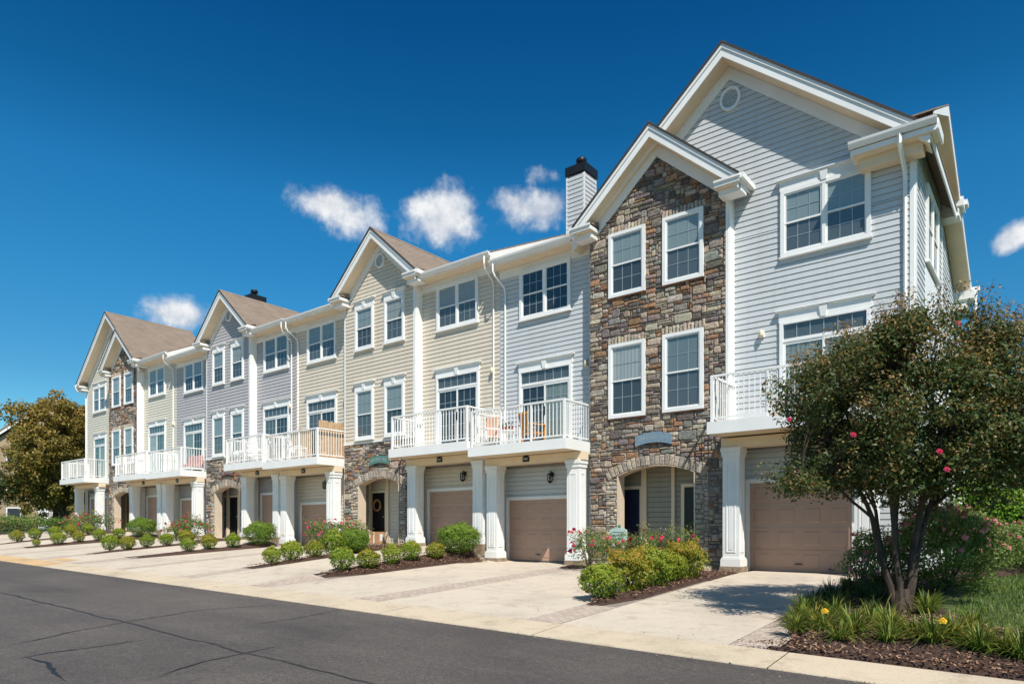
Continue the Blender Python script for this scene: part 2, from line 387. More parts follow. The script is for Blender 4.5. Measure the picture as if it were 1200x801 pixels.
for pts, w in CRACKS:
    fine = []
    for i in range(len(pts)-1):
        (xa, ya), (xb, yb) = pts[i], pts[i+1]; n = max(2, int(math.hypot(xb-xa, yb-ya)/.08))
        for k in range(n): fine.append((xa+(xb-xa)*k/n, ya+(yb-ya)*k/n))
    fine.append(pts[-1]); L = []
    for i, (x, y) in enumerate(fine):
        q = noise.noise(Vector((x*1.5, y*1.5, 1)))*.05 + noise.noise(Vector((x*6, y*6, 4)))*.02
        a = fine[min(i+1, len(fine)-1)]; c = fine[max(i-1, 0)]; d = Vector((a[0]-c[0], a[1]-c[1])).normalized()
        ww = w*(.75+.6*noise.noise(Vector((x*9, y*9, 7)))); e = min(1, i/6, (len(fine)-1-i)/6); ww *= max(.15, e)
        nx_, ny_ = -d.y, d.x; x += nx_*q; y += ny_*q
        L.append(((x-nx_*ww, y-ny_*ww, RZ(x, y)+.004), (x+nx_*ww, y+ny_*ww, RZ(x, y)+.004)))
    for i in range(len(L)-1): b.poly([L[i][0], L[i+1][0], L[i+1][1], L[i][1]])
tag(b.build('road_crack_sealant', 'tar'), kind='structure')
# concrete gutter pan in cast lengths
b = MB(); bt = MB(); joints = [-2.33 - 3.05*k for k in range(-6, 24)]
for k in range(len(joints)-1):
    x1, x0 = joints[k]-.012, joints[k+1]+.0
    t = bt if (-27.9 < x1 < -22) else b
    for (ya, yb, za, zb) in ((YE-.015, YE, -.03, .012), (YE, YE+.06, .012, .018), (YE+.06, YP-.012, .018, .072)):
        for i in range(6):
            xa, xb = x0+(x1-x0)*i/6, x0+(x1-x0)*(i+1)/6
            t.poly([(xa, ya, z_road(xa)+za), (xb, ya, z_road(xb)+za), (xb, yb, z_road(xb)+zb), (xa, yb, z_road(xa)+zb)])
tag(b.build('curb', 'curb'), kind='structure'); tag(bt.build('curb_tan', 'curb_tan'), kind='structure')

# driveways: slabs between the planting strips, joints left open
def slabs(name, x0, x1, y0=YP, y1=16.1, cuts=(), mat='concrete'):
    ys = [y0] + list(cuts) + [y1]
    for i in range(len(ys)-1):
        strip_sheet(name, x0, x1, ys[i]+.006, ys[i+1]-.006, mat, .0)
sheet('joint_base', (-48, -2.9, YP, 16.1), 'mortar', -.02, 90, 16)
DR = [(-5.48, -3.05), (-9.35, -6.1), (-13.0, -10.0), (-16.1, -13.6), (-19.9, -16.75), (-23.3, -20.5), (-26.3, -23.9), (-30.0, -26.95), (-33.15, -30.6), (-36.6, -33.75), (-40.3, -37.25), (-46, -40.9)]
for i, (a, c) in enumerate(DR): slabs('driveway', a, c, cuts=(10.6, 13.3) if i % 2 == 0 else (10.1, 12.9))
GAPS = [(-6.1, -5.48), (-10.0, -9.35), (-13.6, -13.0), (-16.75, -16.1), (-20.5, -19.9), (-23.9, -23.3), (-26.95, -26.3), (-30.6, -30.0), (-33.75, -33.15), (-37.25, -36.6), (-40.9, -40.3)]
FULL = {1, 4, 7, 10}       # gaps paved right up to the house
for i, (a, c) in enumerate(GAPS):
    strip_sheet('brick_paving', a+.008, c-.008, YP, 15.9 if i in FULL else 9.6, 'paver', .001, uv=True)
strip_sheet('brick_paving', -3.04, -2.5, YP, 9.6, 'paver', .001, uv=True)
strip_sheet('driveway', -26.1, -24.6, 8.1, 8.55, 'curb_tan', .005)

def bed(name, cx, pts, h=.05):
    """mounded mulch on a polygon outline given in ground coordinates"""
    b = MB(); n = len(pts); out = []
    for i in range(n):
        (xa, ya), (xb, yb) = pts[i], pts[(i+1) % n]; m = max(1, int(math.hypot(xb-xa, yb-ya)/.15))
        for k in range(m):
            x, y = xa+(xb-xa)*k/m, ya+(yb-ya)*k/m
            out.append((x+.03*noise.noise(Vector((x*4, y*4, 9))), y+.03*noise.noise(Vector((x*4, y*4, 2)))))
    import mathutils.geometry as mg
    pin = [Vector((x, y)) for x, y in out]; xs = [p[0] for p in out]; ys = [p[1] for p in out]; st = .13
    nb = len(pin); inner = []
    def inside(x, y):
        c = False; j = nb-1
        for i in range(nb):
            if (pin[i].y > y) != (pin[j].y > y) and x < (pin[j].x-pin[i].x)*(y-pin[i].y)/(pin[j].y-pin[i].y)+pin[i].x: c = not c
            j = i
        return c
    for x in np.arange(min(xs), max(xs), st):
        for y in np.arange(min(ys), max(ys), st):
            if inside(x, y) and min((Vector((x, y))-p).length for p in pin) > .07: inner.append(Vector((x+random.uniform(-.03, .03), y+random.uniform(-.03, .03))))
    r = mg.delaunay_2d_cdt(pin+inner, [(i, (i+1) % nb) for i in range(nb)], [], 1, 1e-4)
    P = []
    for i, v in enumerate(r[0]):
        d = min((v-p).length for p in pin)
        P.append((v.x, v.y, G(v.x, v.y)+(-.01 if d < .01 else h*min(1, d/.2)+.018*noise.noise(Vector((v.x*5, v.y*5, 0))))))
    for f in r[2]:
        q = [P[k] for k in f]
        b.poly(q)
    o = b.build(name, 'mulch', None, smooth=True)
    return tag(o, kind='structure'), inside, (min(xs), max(xs), min(ys), max(ys))
beds = []
def strip_bed(xc, extra_l=0, extra_r=0, y0=9.5, w=.36, y_patch=13.9):
    pts = [(xc-.08, y0), (xc+.10, y0-.02), (xc+w, y0+1.2), (xc+w, y_patch), (xc+w+extra_r, y_patch+.25), (xc+w+extra_r, 14.95), (xc-w-extra_l, 14.95), (xc-w-extra_l, y_patch), (xc-w, y_patch-.6), (xc-w, y0+1.2)]
    beds.append(bed('mulch_bed', xc, pts))
strip_bed(-6.0, 1.5, .15, 9.5, .4, 13.4)
beds.append(bed('mulch_bed', -9.6, [(-9.9, 14.2), (-9.25, 14.3), (-9.2, 14.95), (-10.0, 14.95)]))
strip_bed(-13.35, 0, .3, 9.7, .33); strip_bed(-16.45, 1.2, .2, 9.6, .35); strip_bed(-23.6, .2, .1, 9.9, .3); strip_bed(-26.65, 1.2, .1, 9.4, .3)
strip_bed(-33.5, 0, .1, 9.4, .3); strip_bed(-36.95, 1.3, .1, 9.6, .3)
bright = bed('mulch_bed', 0, [(-2.95, YP+.02), (-2.3, YP+.01), (4.2, YP+.01), (4.6, 9.1), (1.5, 9.35), (-.6, 9.75), (-1.3, 11.4), (-1.3, 13.4), (-1.0, 14.6), (-.5, 15.4), (-.3, 17.0), (-1.2, 17.2), (-1.6, 16.0), (-2.0, 15.9), (-2.95, 15.2), (-2.98, 9.6), (-2.5, 9.5), (-2.5, 8.2)], .07)
beds.append(bright)
strip_sheet('lawn', -1.5, 9, YP+.8, 19.5, 'soil', .0)

# ------------------------------------------------------------------ house pieces
class Fr:   # a wall frame: u along the wall, w outwards, z up
    def __init__(s, o, u, w): s.o = Vector((o[0], o[1], 0)); s.u = Vector((*u, 0)); s.w = Vector((*w, 0))
    def p(s, u, w, z): q = s.o + s.u*u + s.w*w; return (q.x, q.y, z)
    def box(s, b, u0, u1, w0, w1, z0, z1):
        b.hexa([s.p(u0, w1, z0), s.p(u1, w1, z0), s.p(u1, w0, z0), s.p(u0, w0, z0), s.p(u0, w1, z1), s.p(u1, w1, z1), s.p(u1, w0, z1), s.p(u0, w0, z1)])
def front(Y): return Fr((0, Y), (1, 0), (0, -1))          # u = x
def rightside(X): return Fr((X, 0), (0, 1), (1, 0))       # u = y
def leftside(X): return Fr((X, 0), (0, -1), (-1, 0))      # u = -y
EXPO = .132
def siding(b, fr, u0, u1, z0, z1, gable=None):
    z = z0
    while z < z1-1e-4:
        zt = min(z+EXPO, z1)
        def rng(zz):
            if not gable: return u0, u1
            ua, za, s = gable; d = max(0, (za-zz)/s); return max(u0, ua-d), min(u1, ua+d)
        a0, a1 = rng(z); c0, c1 = rng(zt); wv = random.uniform(-.001, .001)
        if a1-a0 < .02: break
        k_ = .80; d0, d1 = a0+(c0-a0)*k_, a1+(c1-a1)*k_; zk = z+(zt-z)*k_
        b.poly([fr.p(a0, .030+wv, z), fr.p(a1, .030-wv, z), fr.p(d1, .021, zk), fr.p(d0, .021, zk)])
        b.poly([fr.p(d0, .021, zk), fr.p(d1, .021, zk), fr.p(d1, .004, zk+.006), fr.p(d0, .004, zk+.006)])
        b.poly([fr.p(d0, .004, zk+.006), fr.p(d1, .004, zk+.006), fr.p(c1, .002, zt), fr.p(c0, .002, zt)])
        b.poly([fr.p(a0, .002, z), fr.p(a1, .002, z), fr.p(a1, .030-wv, z), fr.p(a0, .030+wv, z)])
        z = zt
def window(h, fr, u0, u1, z0, z1, units=1, cornice=0, up='blind_l', lo='blind_m', sill=True, cas=.085, brickmold=True):
    """double-hung window: outer casing u0..u1, z0..z1"""
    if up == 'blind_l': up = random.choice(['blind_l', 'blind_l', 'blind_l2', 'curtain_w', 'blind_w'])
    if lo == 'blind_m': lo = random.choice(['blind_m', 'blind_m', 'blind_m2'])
    s = MB(); pg = MB(); f = MB(); bl = MB(); bl2 = MB(); mu = MB()
    for (a, c, d, e) in ((u0, u0+cas, z0, z1), (u1-cas, u1, z0, z1), (u0+cas, u1-cas, z1-cas, z1), (u0+cas, u1-cas, z0, z0+cas)):
        fr.box(f, a, c, .0, .085, d, e)
    iu0, iu1, iz0, iz1 = u0+cas, u1-cas, z0+cas, z1-cas
    W = (iu1-iu0)/units
    for k in range(units):
        a, c = iu0+W*k, iu0+W*(k+1)
        if k: fr.box(f, a-.035, a+.035, .0, .08, iz0, iz1)
        ga, gc = a+(.035 if k else 0), c-(.035 if k < units-1 else 0)
        zm = (iz0+iz1)/2
        for (za, zb, w) in ((zm-.02, iz1, .056), (iz0, zm+.02, .046)):
            r = .036
            fr.box(s, ga, ga+r, .03, w+.008, za, zb); fr.box(s, gc-r, gc, .03, w+.008, za, zb)
            fr.box(s, ga+r, gc-r, .03, w+.008, za, za+r+.004); fr.box(s, ga+r, gc-r, .03, w+.008, zb-r, zb)
            wd = gc-ga-2*r; m = .007
            for q in (1, 2): fr.box(mu, ga+r+wd*q/3-m, ga+r+wd*q/3+m, .034, .040, za+r, zb-r)
            zc = (za+zb)/2; fr.box(mu, ga+r, gc-r, .0345, .0395, zc-m, zc+m)
            pg.poly([fr.p(ga+r, w-.003, za+r), fr.p(gc-r, w-.003, za+r), fr.p(gc-r, w-.003, zb-r), fr.p(ga+r, w-.003, zb-r)])
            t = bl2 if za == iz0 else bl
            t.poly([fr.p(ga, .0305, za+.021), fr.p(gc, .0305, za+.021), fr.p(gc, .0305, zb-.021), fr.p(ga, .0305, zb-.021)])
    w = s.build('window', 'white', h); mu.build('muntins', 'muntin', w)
    f.build('frame', 'white', w); pg.build('pane', 'glass', w); bl.build('blind', up, w); bl2.build('blind', lo, w)  # sheets behind the panes; the darkest ones paint in a room's gloom
    if sill:
        q = MB(); fr.box(q, u0-.03, u1+.03, .0, .11, z0-.035, z0-.002); q.build('sill', 'white', w)
    if cornice: head(w, fr, u0-.02, u1+.02, z1+.003, cornice)
    return w
def head(par, fr, u0, u1, z, hgt, name='cornice'):
    q = MB(); fr.box(q, u0, u1, .0, .07, z, z+hgt-.05)
    fr.box(q, u0-.05, u1+.05, .0, .11, z+hgt-.05, z+hgt-.022); fr.box(q, u0-.07, u1+.07, .0, .135, z+hgt-.022, z+hgt)
    m = (u0+u1)/2; a, c = .055, .085
    P = [fr.p(m-a, .10, z-.02), fr.p(m+a, .10, z-.02), fr.p(m+a, .03, z-.02), fr.p(m-a, .03, z-.02), fr.p(m-c, .115, z+hgt-.055), fr.p(m+c, .115, z+hgt-.055), fr.p(m+c, .03, z+hgt-.055), fr.p(m-c, .03, z+hgt-.055)]
    q.hexa(P); return q.build(name, 'white', par)
def sliding_door(h, fr, u0, u1, z0, z1, cor=.26, left='dark_room_sheet', right='curtain'):
    """glazed patio door with a transom; z1 = top of the casing"""
    s = MB(); f = MB(); pg = MB(); L = MB(); R = MB(); T = MB(); mu = MB(); cas = .08
    for (a, c, d, e) in ((u0, u0+cas, z0, z1), (u1-cas, u1, z0, z1), (u0+cas, u1-cas, z1-.05, z1)): fr.box(f, a, c, 0, .085, d, e)
    a, c = u0+cas, u1-cas; tz = z1-.05-.33
    fr.box(f, a, c, 0, .075, tz-.07, tz)
    for k in range(1, 6): u = a+(c-a)*k/6; fr.box(mu, u-.009, u+.009, .034, .046, tz, z1-.05)
    m = (a+c)/2
    for (ua, ub, w) in ((a, m+.02, .048), (m-.02, c, .058)):
        fr.box(s, ua, ua+.05, .03, w+.008, z0, tz-.07); fr.box(s, ub-.05, ub, .03, w+.008, z0, tz-.07)
        fr.box(s, ua+.05, ub-.05, .03, w+.008, z0, z0+.1); fr.box(s, ua+.05, ub-.05, .03, w+.008, tz-.13, tz-.07)
        for q in (1, 2): u = ua+.05+(ub-ua-.1)*q/3; fr.box(mu, u-.008, u+.008, .0335, .041, z0+.1, tz-.13)
        for q in range(1, 5): z = z0+.1+(tz-.23-z0)*q/5; fr.box(mu, ua+.05, ub-.05, .034, .0405, z-.008, z+.008)
        pg.poly([fr.p(ua+.05, w-.002, z0+.1), fr.p(ub-.05, w-.002, z0+.1), fr.p(ub-.05, w-.002, tz-.13), fr.p(ua+.05, w-.002, tz-.13)])
    pg.poly([fr.p(a, .05, tz), fr.p(c, .05, tz), fr.p(c, .05, z1-.05), fr.p(a, .05, z1-.05)])
    L.poly([fr.p(a, .0303, z0), fr.p(m, .0303, z0), fr.p(m, .0303, tz-.05), fr.p(a, .0303, tz-.05)])
    R.poly([fr.p(m, .0306, z0), fr.p(c, .0306, z0), fr.p(c, .0306, tz-.05), fr.p(m, .0306, tz-.05)])
    T.poly([fr.p(a, .0309, tz), fr.p(c, .0309, tz), fr.p(c, .0309, z1-.05), fr.p(a, .0309, z1-.05)])
    mm = mu
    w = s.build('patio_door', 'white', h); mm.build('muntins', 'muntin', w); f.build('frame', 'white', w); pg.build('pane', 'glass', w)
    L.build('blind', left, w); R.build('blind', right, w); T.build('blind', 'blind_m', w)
    q = MB(); fr.box(q, m+.0, m+.025, .067, .09, z0+.95, z0+1.2); q.build('handle', 'black', w)
    head(w, fr, u0-.02, u1+.02, z1+.003, cor); return w
def garage_door(h, u0, u1, z0, z1, Y, top_extra=0):
    fr = front(Y); s = MB(); n = 4
    for k in range(n):
        za = z0+(z1-z0)*k/n; zb = z0+(z1-z0)*(k+1)/n
        fr.box(s, u0, u1, -.02, .012, za+.005, zb-.005)
        fr.box(s, u0, u1, -.02, -.0, zb-.005, zb+.005)
        m = 4; W = (u1-u0)/m
        for j in range(m):
            a, c = u0+W*j+.09, u0+W*(j+1)-.09; d, e = za+.09, zb-.09
            # raised rectangular panel with sloping edges
            O = [fr.p(a, .013, d), fr.p(c, .013, d), fr.p(c, .013, e), fr.p(a, .013, e)]; i_ = .035
            I = [fr.p(a+i_, .024, d+i_), fr.p(c-i_, .024, d+i_), fr.p(c-i_, .024, e-i_), fr.p(a+i_, .024, e-i_)]
            s.poly(I)
            for q in range(4): s.poly([O[q], O[(q+1) % 4], I[(q+1) % 4], I[q]])
    g = s.build('garage_door', 'garage', h)
    f = MB(); t = .1
    fr.box(f, u0-t, u0-.003, -.02, .05, z0, z1+t); fr.box(f, u1+.003, u1+t, -.02, .05, z0, z1+t); fr.box(f, u0, u1, -.02, .05, z1+.003, z1+t)
    f.build('frame', 'white', g)
    q = MB(); fr.box(q, u0, u1, .0, .02, z0-.0, z0+.015); q.build('weather_seal', 'black', g)
    q = MB(); fr.box(q, (u0+u1)/2-.07, (u0+u1)/2+.07, .03, .05, z0+.18, z0+.2); q.build('handle', 'black', g)
    return g
def column(h, x0, x1, y0, y1, z0, z1):
    b = MB(); b.box(x0+.02, x1-.02, y0+.02, y1-.02, z0+.12, z1-.12)
    b.box(x0-.02, x1+.02, y0-.02, y1+.02, z0+.10, z0+.26); b.box(x0-.005, x1+.005, y0-.005, y1+.005, z0+.262, z0+.30)
    b.box(x0-.02, x1+.02, y0-.02, y1+.02, z1-.10, z1); b.box(x0-.002, x1+.002, y0-.002, y1+.002, z1-.2, z1-.103)
    za, zb = z0+.42, z1-.35
    def panel(fr, u0, u1):
        t = .03
        for (a, c, d, e) in ((u0, u0+t, za, zb), (u1-t, u1, za, zb), (u0+t, u1-t, za, za+t), (u0+t, u1-t, zb-t, zb)): fr.box(b, a, c, -.01, .012, d, e)
        fr.box(b, u0+.06, u1-.06, -.01, .008, za+.06, zb-.06)
    panel(front(y0+.02), x0+.1, x1-.1)
    panel(rightside(x1-.02), y0+.1, y1-.1)
    c = b.build('column', 'white', h)
    q = MB(); q.box(x0-.035, x1+.035, y0-.035, y1+.035, z0-.25, z0+.097); q.build('plinth', 'stonebase', c); return c
def balcony(h, x0, x1, zb, rside=True, lside=True, Y0=14.5, Y1=15.97):
    b = MB(); t = .27
    b.box(x0, x1, Y0, Y0+.04, zb, zb+t); b.box(x0, x0+.04, Y0+.042, Y1, zb, zb+t); b.box(x1-.04, x1, Y0+.042, Y1, zb, zb+t)
    b.box(x0+.042, x1-.042, Y0+.042, Y1, zb+t-.06, zb+t-.01)
    B = b.build('balcony', 'white', h)
    q = MB(); q.box(x0+.042, x1-.042, Y0+.042, Y1, zb+.015, zb+.03); q.build('underside', 'soffit', B)
    zt, zl = zb+t+1.02, zb+t+.07
    P = MB(); R = MB(); S = MB(); ax0, ax1, ay = x0+.09, x1-.09, Y0+.09
    n = max(2, round((ax1-ax0)/1.15))
    for k in range(n+1):
        P = MB(); x = ax0+(ax1-ax0)*k/n; r = .032 if k in (0, n) else .024; P.box(x-r, x+r, ay-r, ay+r, zb+t, zt-.03).build('post', 'white', B)
    R.box(ax0-.03, ax1+.03, ay-.03, ay+.03, zt-.03, zt+.015); R.box(ax0, ax1, ay-.018, ay+.018, zl, zl+.035)
    m = int((ax1-ax0)/.115)
    for k in range(1, m): x = ax0+(ax1-ax0)*k/m; S.box(x-.009, x+.009, ay-.009, ay+.009, zl+.035, zt-.03)
    for ok, x in ((rside, ax1), (lside, ax0)):
        if not ok: continue
        MB().box(x-.028, x+.028, Y1-.06, Y1, zb+t, zt-.03).build('post', 'white', B)
        R.box(x-.028, x+.028, ay+.031, Y1, zt-.028, zt+.013); R.box(x-.017, x+.017, ay+.02, Y1, zl+.001, zl+.034)
        m = int((Y1-ay)/.115)
        for k in range(1, m): y = ay+(Y1-ay)*k/m; S.box(x-.009, x+.009, y-.009, y+.009, zl+.034, zt-.028)
    R.build('handrail', 'white', B); S.build('balusters', 'white', B)
    return B
def gutter(h, x0, x1, Y, zt):
    """K-profile eave gutter along x, with fascia behind"""
    g = MB(); pr = [(Y, zt-.125), (Y-.06, zt-.125), (Y-.085, zt-.08), (Y-.11, zt-.05), (Y-.12, zt), (Y-.105, zt), (Y-.098, zt-.02), (Y, zt-.02)]
    g.prismx([(y, z) for y, z in pr][::-1], x0, x1); return g.build('gutter', 'white', h)
def downspout(h, pts, r=.030, name='downspout'):
    return MB().tube(pts, r, 4).build(name, 'white', h)
def soffit_frieze(h, x0, x1, Yf, Yw, z):
    q = MB(); q.box(x0, x1, Yf, Yw+.02, z-.02, z)
    q.build('soffit', 'soffit', h)
    q = MB(); q.box(x0, x1, Yw-.05, Yw-.001, z-.27, z-.022); q.box(x0, x1, Yw-.085, Yw-.051, z-.09, z-.022); q.build('frieze', 'white', h)
    q = MB(); q.box(x0, x1, Yf-.02, Yf-.001, z-.02, z+.17); q.build('fascia', 'white', h)
def gable(h, xa, za, half, s, yf, yw, yb, ret=True, frieze=True, retw=.55, ret_r=True, ret_l=True, tg=True, bd=.27):
    """gable roof: ridge along y at x=xa, shingle top za; yf = front of rake, yw = wall plane"""
    k = math.sqrt(1+s*s); up = lambda d, off: za - s*d - off*k      # off: perpendicular distance below the shingle surface
    for nm, mat, o0, o1, y0, y1, hf in (('roof', 'shingle', 0, .03, yf-.03, yb, half+.03), ('soffit', 'soffit', bd-.03, bd, yf+.03, yw+.05, half-.02)):
        q = MB()
        q.prism([(xa-hf, up(hf, o1)), (xa, up(0, o1)), (xa+hf, up(hf, o1)), (xa+hf, up(hf, o0)), (xa, up(0, o0)), (xa-hf, up(hf, o0))], y0, y1)
        if nm == 'roof':
            q.prism([(xa-.13, up(.13, -.002)), (xa, up(0, 0)), (xa+.13, up(.13, -.002)), (xa+.13, up(.13, -.012)), (xa, up(0, -.014)), (xa-.13, up(.13, -.012))], y0, y1)
        q.build(nm, mat, h, uv=True)
    q = MB(); hf = half+.035; q.prism([(xa-hf, up(hf, .04)), (xa, up(0, .04)), (xa+hf, up(hf, .04)), (xa+hf, up(hf, -.006)), (xa, up(0, -.006)), (xa-hf, up(hf, -.006))], yf-.045, yf-.0305); q.build('drip_edge', 'darkedge', h)
    q = MB()
    q.prism([(xa-half, up(half, bd)), (xa, up(0, bd)), (xa+half, up(half, bd)), (xa+half, up(half, .031)), (xa, up(0, .031)), (xa-half, up(half, .031))], yf, yf+.03)
    q.prism([(xa-half-.01, up(half+.01, .115)), (xa, up(0, .115)), (xa+half+.01, up(half+.01, .115)), (xa+half+.01, up(half+.01, .031)), (xa, up(0, .031)), (xa-half-.01, up(half+.01, .031))], yf-.022, yf-.001)
    q.build('rake_board', 'white', h)
    if frieze:
        q = MB(); hf = half-.3
        q.prism([(xa-hf, up(hf, bd+.24)), (xa, up(0, bd+.24)), (xa+hf, up(hf, bd+.24)), (xa+hf, up(hf, bd+.004)), (xa, up(0, bd+.004)), (xa-hf, up(hf, bd+.004))], yw-.05, yw-.001)
        q.build('frieze', 'white', h)
    # fascia running back along each eave
    for sg in (-1, 1):
        q = MB(); x = xa+sg*half; q.box(x-.015, x+.015, yf+.031, yb, up(half, .031)-.19, up(half, .031)-.002)
        q.build('fascia', 'white', h)
    if ret:
        for sg, ok in ((-1, ret_l), (1, ret_r)):
            if not ok: continue
            xo = xa+sg*(half+.03); xi = xa+sg*(half-retw); zt = up(half, .04); a, c = sorted((xo, xi))
            q = MB(); q.box(a, c, yf-.05, yw, zt-.17, zt-.03)
            q.box(a+(.05 if sg > 0 else .0), c-(.05 if sg < 0 else .0), yf+.1, yw, zt-.33, zt-.19)
            q.box(a+(.0 if sg > 0 else -.03), c+(.03 if sg > 0 else 0), yf-.085, yw, zt-.075, zt-.028)
            R = q.build('cornice_return', 'white', h)
            q = MB(); q.box(a+.01, c-.01, yf-.03, yw-.01, zt-.187, zt-.172); q.build('soffit', 'soffit', R)
            q = MB(); q.poly([(a, yf-.07, zt-.02), (c, yf-.07, zt-.02), (c, yw, zt+.14), (a, yw, zt+.14)])
            e = xi; q.poly([(e, yf-.07, zt-.02), (e, yw, zt+.14), (e, yw, zt-.02)]); q.build('shingle_cap', 'shingle', R, uv=True)
    if tg:
        for sg in (-1, 1):
            x = xa+sg*(half+.03); q = MB(); zt = up(half, .04)
            q.box(min(x, x+sg*.1), max(x, x+sg*.1), yf-.05, yb-1.5 if yb-yf > 3 else yb, zt-.12, zt-.0); q.build('gutter', 'white', h)
def main_roof(h, x0, x1, ze, Ye=15.5, Yr=21.5, s=.47, board_r=False, board_l=False):
    q = MB(); th = .035; zr = ze+s*(Yr-Ye)
    q.prismx([(Ye-.03, ze-.02), (Yr, zr), (Yr+6, zr-s*6), (Yr+6, zr-s*6-th), (Yr, zr-th*1.4), (Ye-.03, ze-.02-th)][::-1], x0, x1)
    q.build('roof', 'shingle', h, uv=True)
    for ok, xx in ((board_r, x1), (board_l, x0)):
        if ok:
            q = MB(); d = -.025 if ok and xx == x1 else .0
            q.prismx([(Ye, ze-.05), (Yr, zr-.05), (Yr+6, zr-s*6-.05), (Yr+6, zr-s*6-.42), (Yr, zr-.42), (Ye, ze-.42)][::-1], xx-.025 if xx == x1 else xx-.0, xx-.001 if xx == x1 else xx+.025)
            q.build('rake_board', 'white', h)
def vent_round(h, x, z, Y, r=.24):
    fr = front(Y); b = MB(); n = 24
    for k in range(n):
        a0, a1 = 2*PI*k/n, 2*PI*(k+1)/n; A = []
        ro, ri = r, r*.78
        q = lambda rr, a, w: fr.p(x+rr*math.cos(a), w, z+rr*1.12*math.sin(a))
        b.poly([q(ri, a0, .06), q(ro, a0, .06), q(ro, a1, .06), q(ri, a1, .06)]); b.poly([q(ro, a0, 0), q(ro, a1, 0), q(ro, a1, .06), q(ro, a0, .06)])
        b.poly([q(ri, a1, .01), q(ri, a0, .01), q(ri, a0, .06), q(ri, a1, .06)])
    v = b.build('gable_vent', 'white', h); l = MB(); m = 9
    for k in range(m):
        zz = z-r*.8+2*r*.8*(k+.5)/m; dx = r*.78*math.sqrt(max(0, 1-((zz-z)/(r*.87))**2))
        l.poly([fr.p(x-dx, .045, zz-.02), fr.p(x+dx, .045, zz-.02), fr.p(x+dx, .015, zz+.025), fr.p(x-dx, .015, zz+.025)])
    l.build('louvres', 'white', v); return v
def wall_light(h, x, z, Y):
    b = MB(); fr = front(Y); fr.box(b, x-.05, x+.05, 0, .04, z-.08, z+.08); w = b.build('wall_lamp', 'white', h)
    q = MB().lathe(x, Y-.085, [(.0, z-.09), (.045, z-.085), (.05, z-.02), (.05, z+.06), (.02, z+.085), (0, z+.085)], 12); q.build('lamp_shade', 'lampglow', w, smooth=True)
def lantern(h, x, z, Y):
    b = MB(); y = Y-.13
    b.box(x-.05, x+.05, Y-.03, Y, z-.0, z+.12); b.tube([(x, Y-.03, z+.09), (x, Y-.09, z+.15), (x, y, z+.12), (x, y, z+.06)], .012, 6)
    b.lathe(x, y, [(.0, z+.1), (.09, z+.06), (.1, z+.05)], 6); b.lathe(x, y, [(.07, z-.13), (.075, z-.16), (.02, z-.2), (0, z-.21)], 6)
    for k in range(6): a = PI*k/3; b.box(x+.075*math.cos(a)-.006, x+.075*math.cos(a)+.006, y+.075*math.sin(a)-.006, y+.075*math.sin(a)+.006, z-.14, z+.06)
    L = b.build('lantern', 'black', h); MB().lathe(x, y, [(.02, z-.1), (.035, z-.04), (.02, z+.03)], 8).build('lamp_glass', 'blind_m', L, smooth=True)
def number_plate(h, x, z, Y):
    b = MB(); pts = [(x-.11, z-.07), (x+.11, z-.07), (x+.11, z+.04)]+[(x+.11*math.cos(a), z+.04+.06*math.sin(a)) for a in np.linspace(.3, PI-.3, 7)]+[(x-.11, z+.04)]
    b.prism(pts, Y-.03, Y-.001); n = b.build('number_plate', 'black', h)
    q = MB()
    for i in range(4): q.box(x-.07+.038*i, x-.07+.038*i+.022, Y-.034, Y-.031, z-.025, z+.035)
    q.build('number_marks', 'duct', n)

STONE = [((.24, .205, .18), 5), ((.31, .255, .205), 6), ((.40, .325, .25), 5), ((.35, .205, .12), 3), ((.25, .145, .09), 3), ((.125, .105, .09), 3), ((.235, .23, .205), 2), ((.19, .16, .155), 4), ((.44, .385, .315), 3)]
SW = [c for c, w in STONE for _ in range(w)]
LIGHT = [(.47, .40, .32), (.40, .34, .28), (.50, .43, .34), (.34, .30, .26), (.42, .34, .26)]
def stone_block(b, fr, u0, u1, z0, z1, col=None, dep=.035):
    c = col or random.choice(SW); j = random.uniform(.95, 1.3); c = tuple(x*j*random.uniform(.95, 1.05) for x in c)
    g = .0065; u0 += g; u1 -= g; z0 += g; z1 -= g; W, H = u1-u0, z1-z0; r = min(W, H)*.16
    O = [(u0+r, z0), (u1-r, z0), (u1, z0+r), (u1, z1-r), (u1-r, z1), (u0+r, z1), (u0, z1-r), (u0, z0+r)]
    O = [(x+random.uniform(-.45, .4)*r, y+random.uniform(-.45, .4)*r) for x, y in O]
    w = dep+random.uniform(-.014, .016); cu, cz = (u0+u1)/2, (z0+z1)/2; tx, tz = random.uniform(-.06, .06), random.uniform(-.06, .06)
    ins = min(.02, W*.2, H*.2)
    I = [(cu+(x-cu)*(1-ins*2/W), cz+(y-cz)*(1-ins*2/H)) for x, y in O]
    Op = [fr.p(x, w*.35, y) for x, y in O]; Ip = [fr.p(x, w+tx*(x-cu)+tz*(y-cz)+random.uniform(-.003, .003), y) for x, y in I]; C = fr.p(cu+random.uniform(-.2, .2)*W, w+random.uniform(-.002, .012), cz)
    B0 = [fr.p(x, -.0, y) for x, y in O]
    for k in range(8):
        n = (k+1) % 8
        b.poly([B0[k], B0[n], Op[n], Op[k]], col=c); b.poly([Op[k], Op[n], Ip[n], Ip[k]], col=c); b.poly([Ip[k], Ip[n], C], col=c)
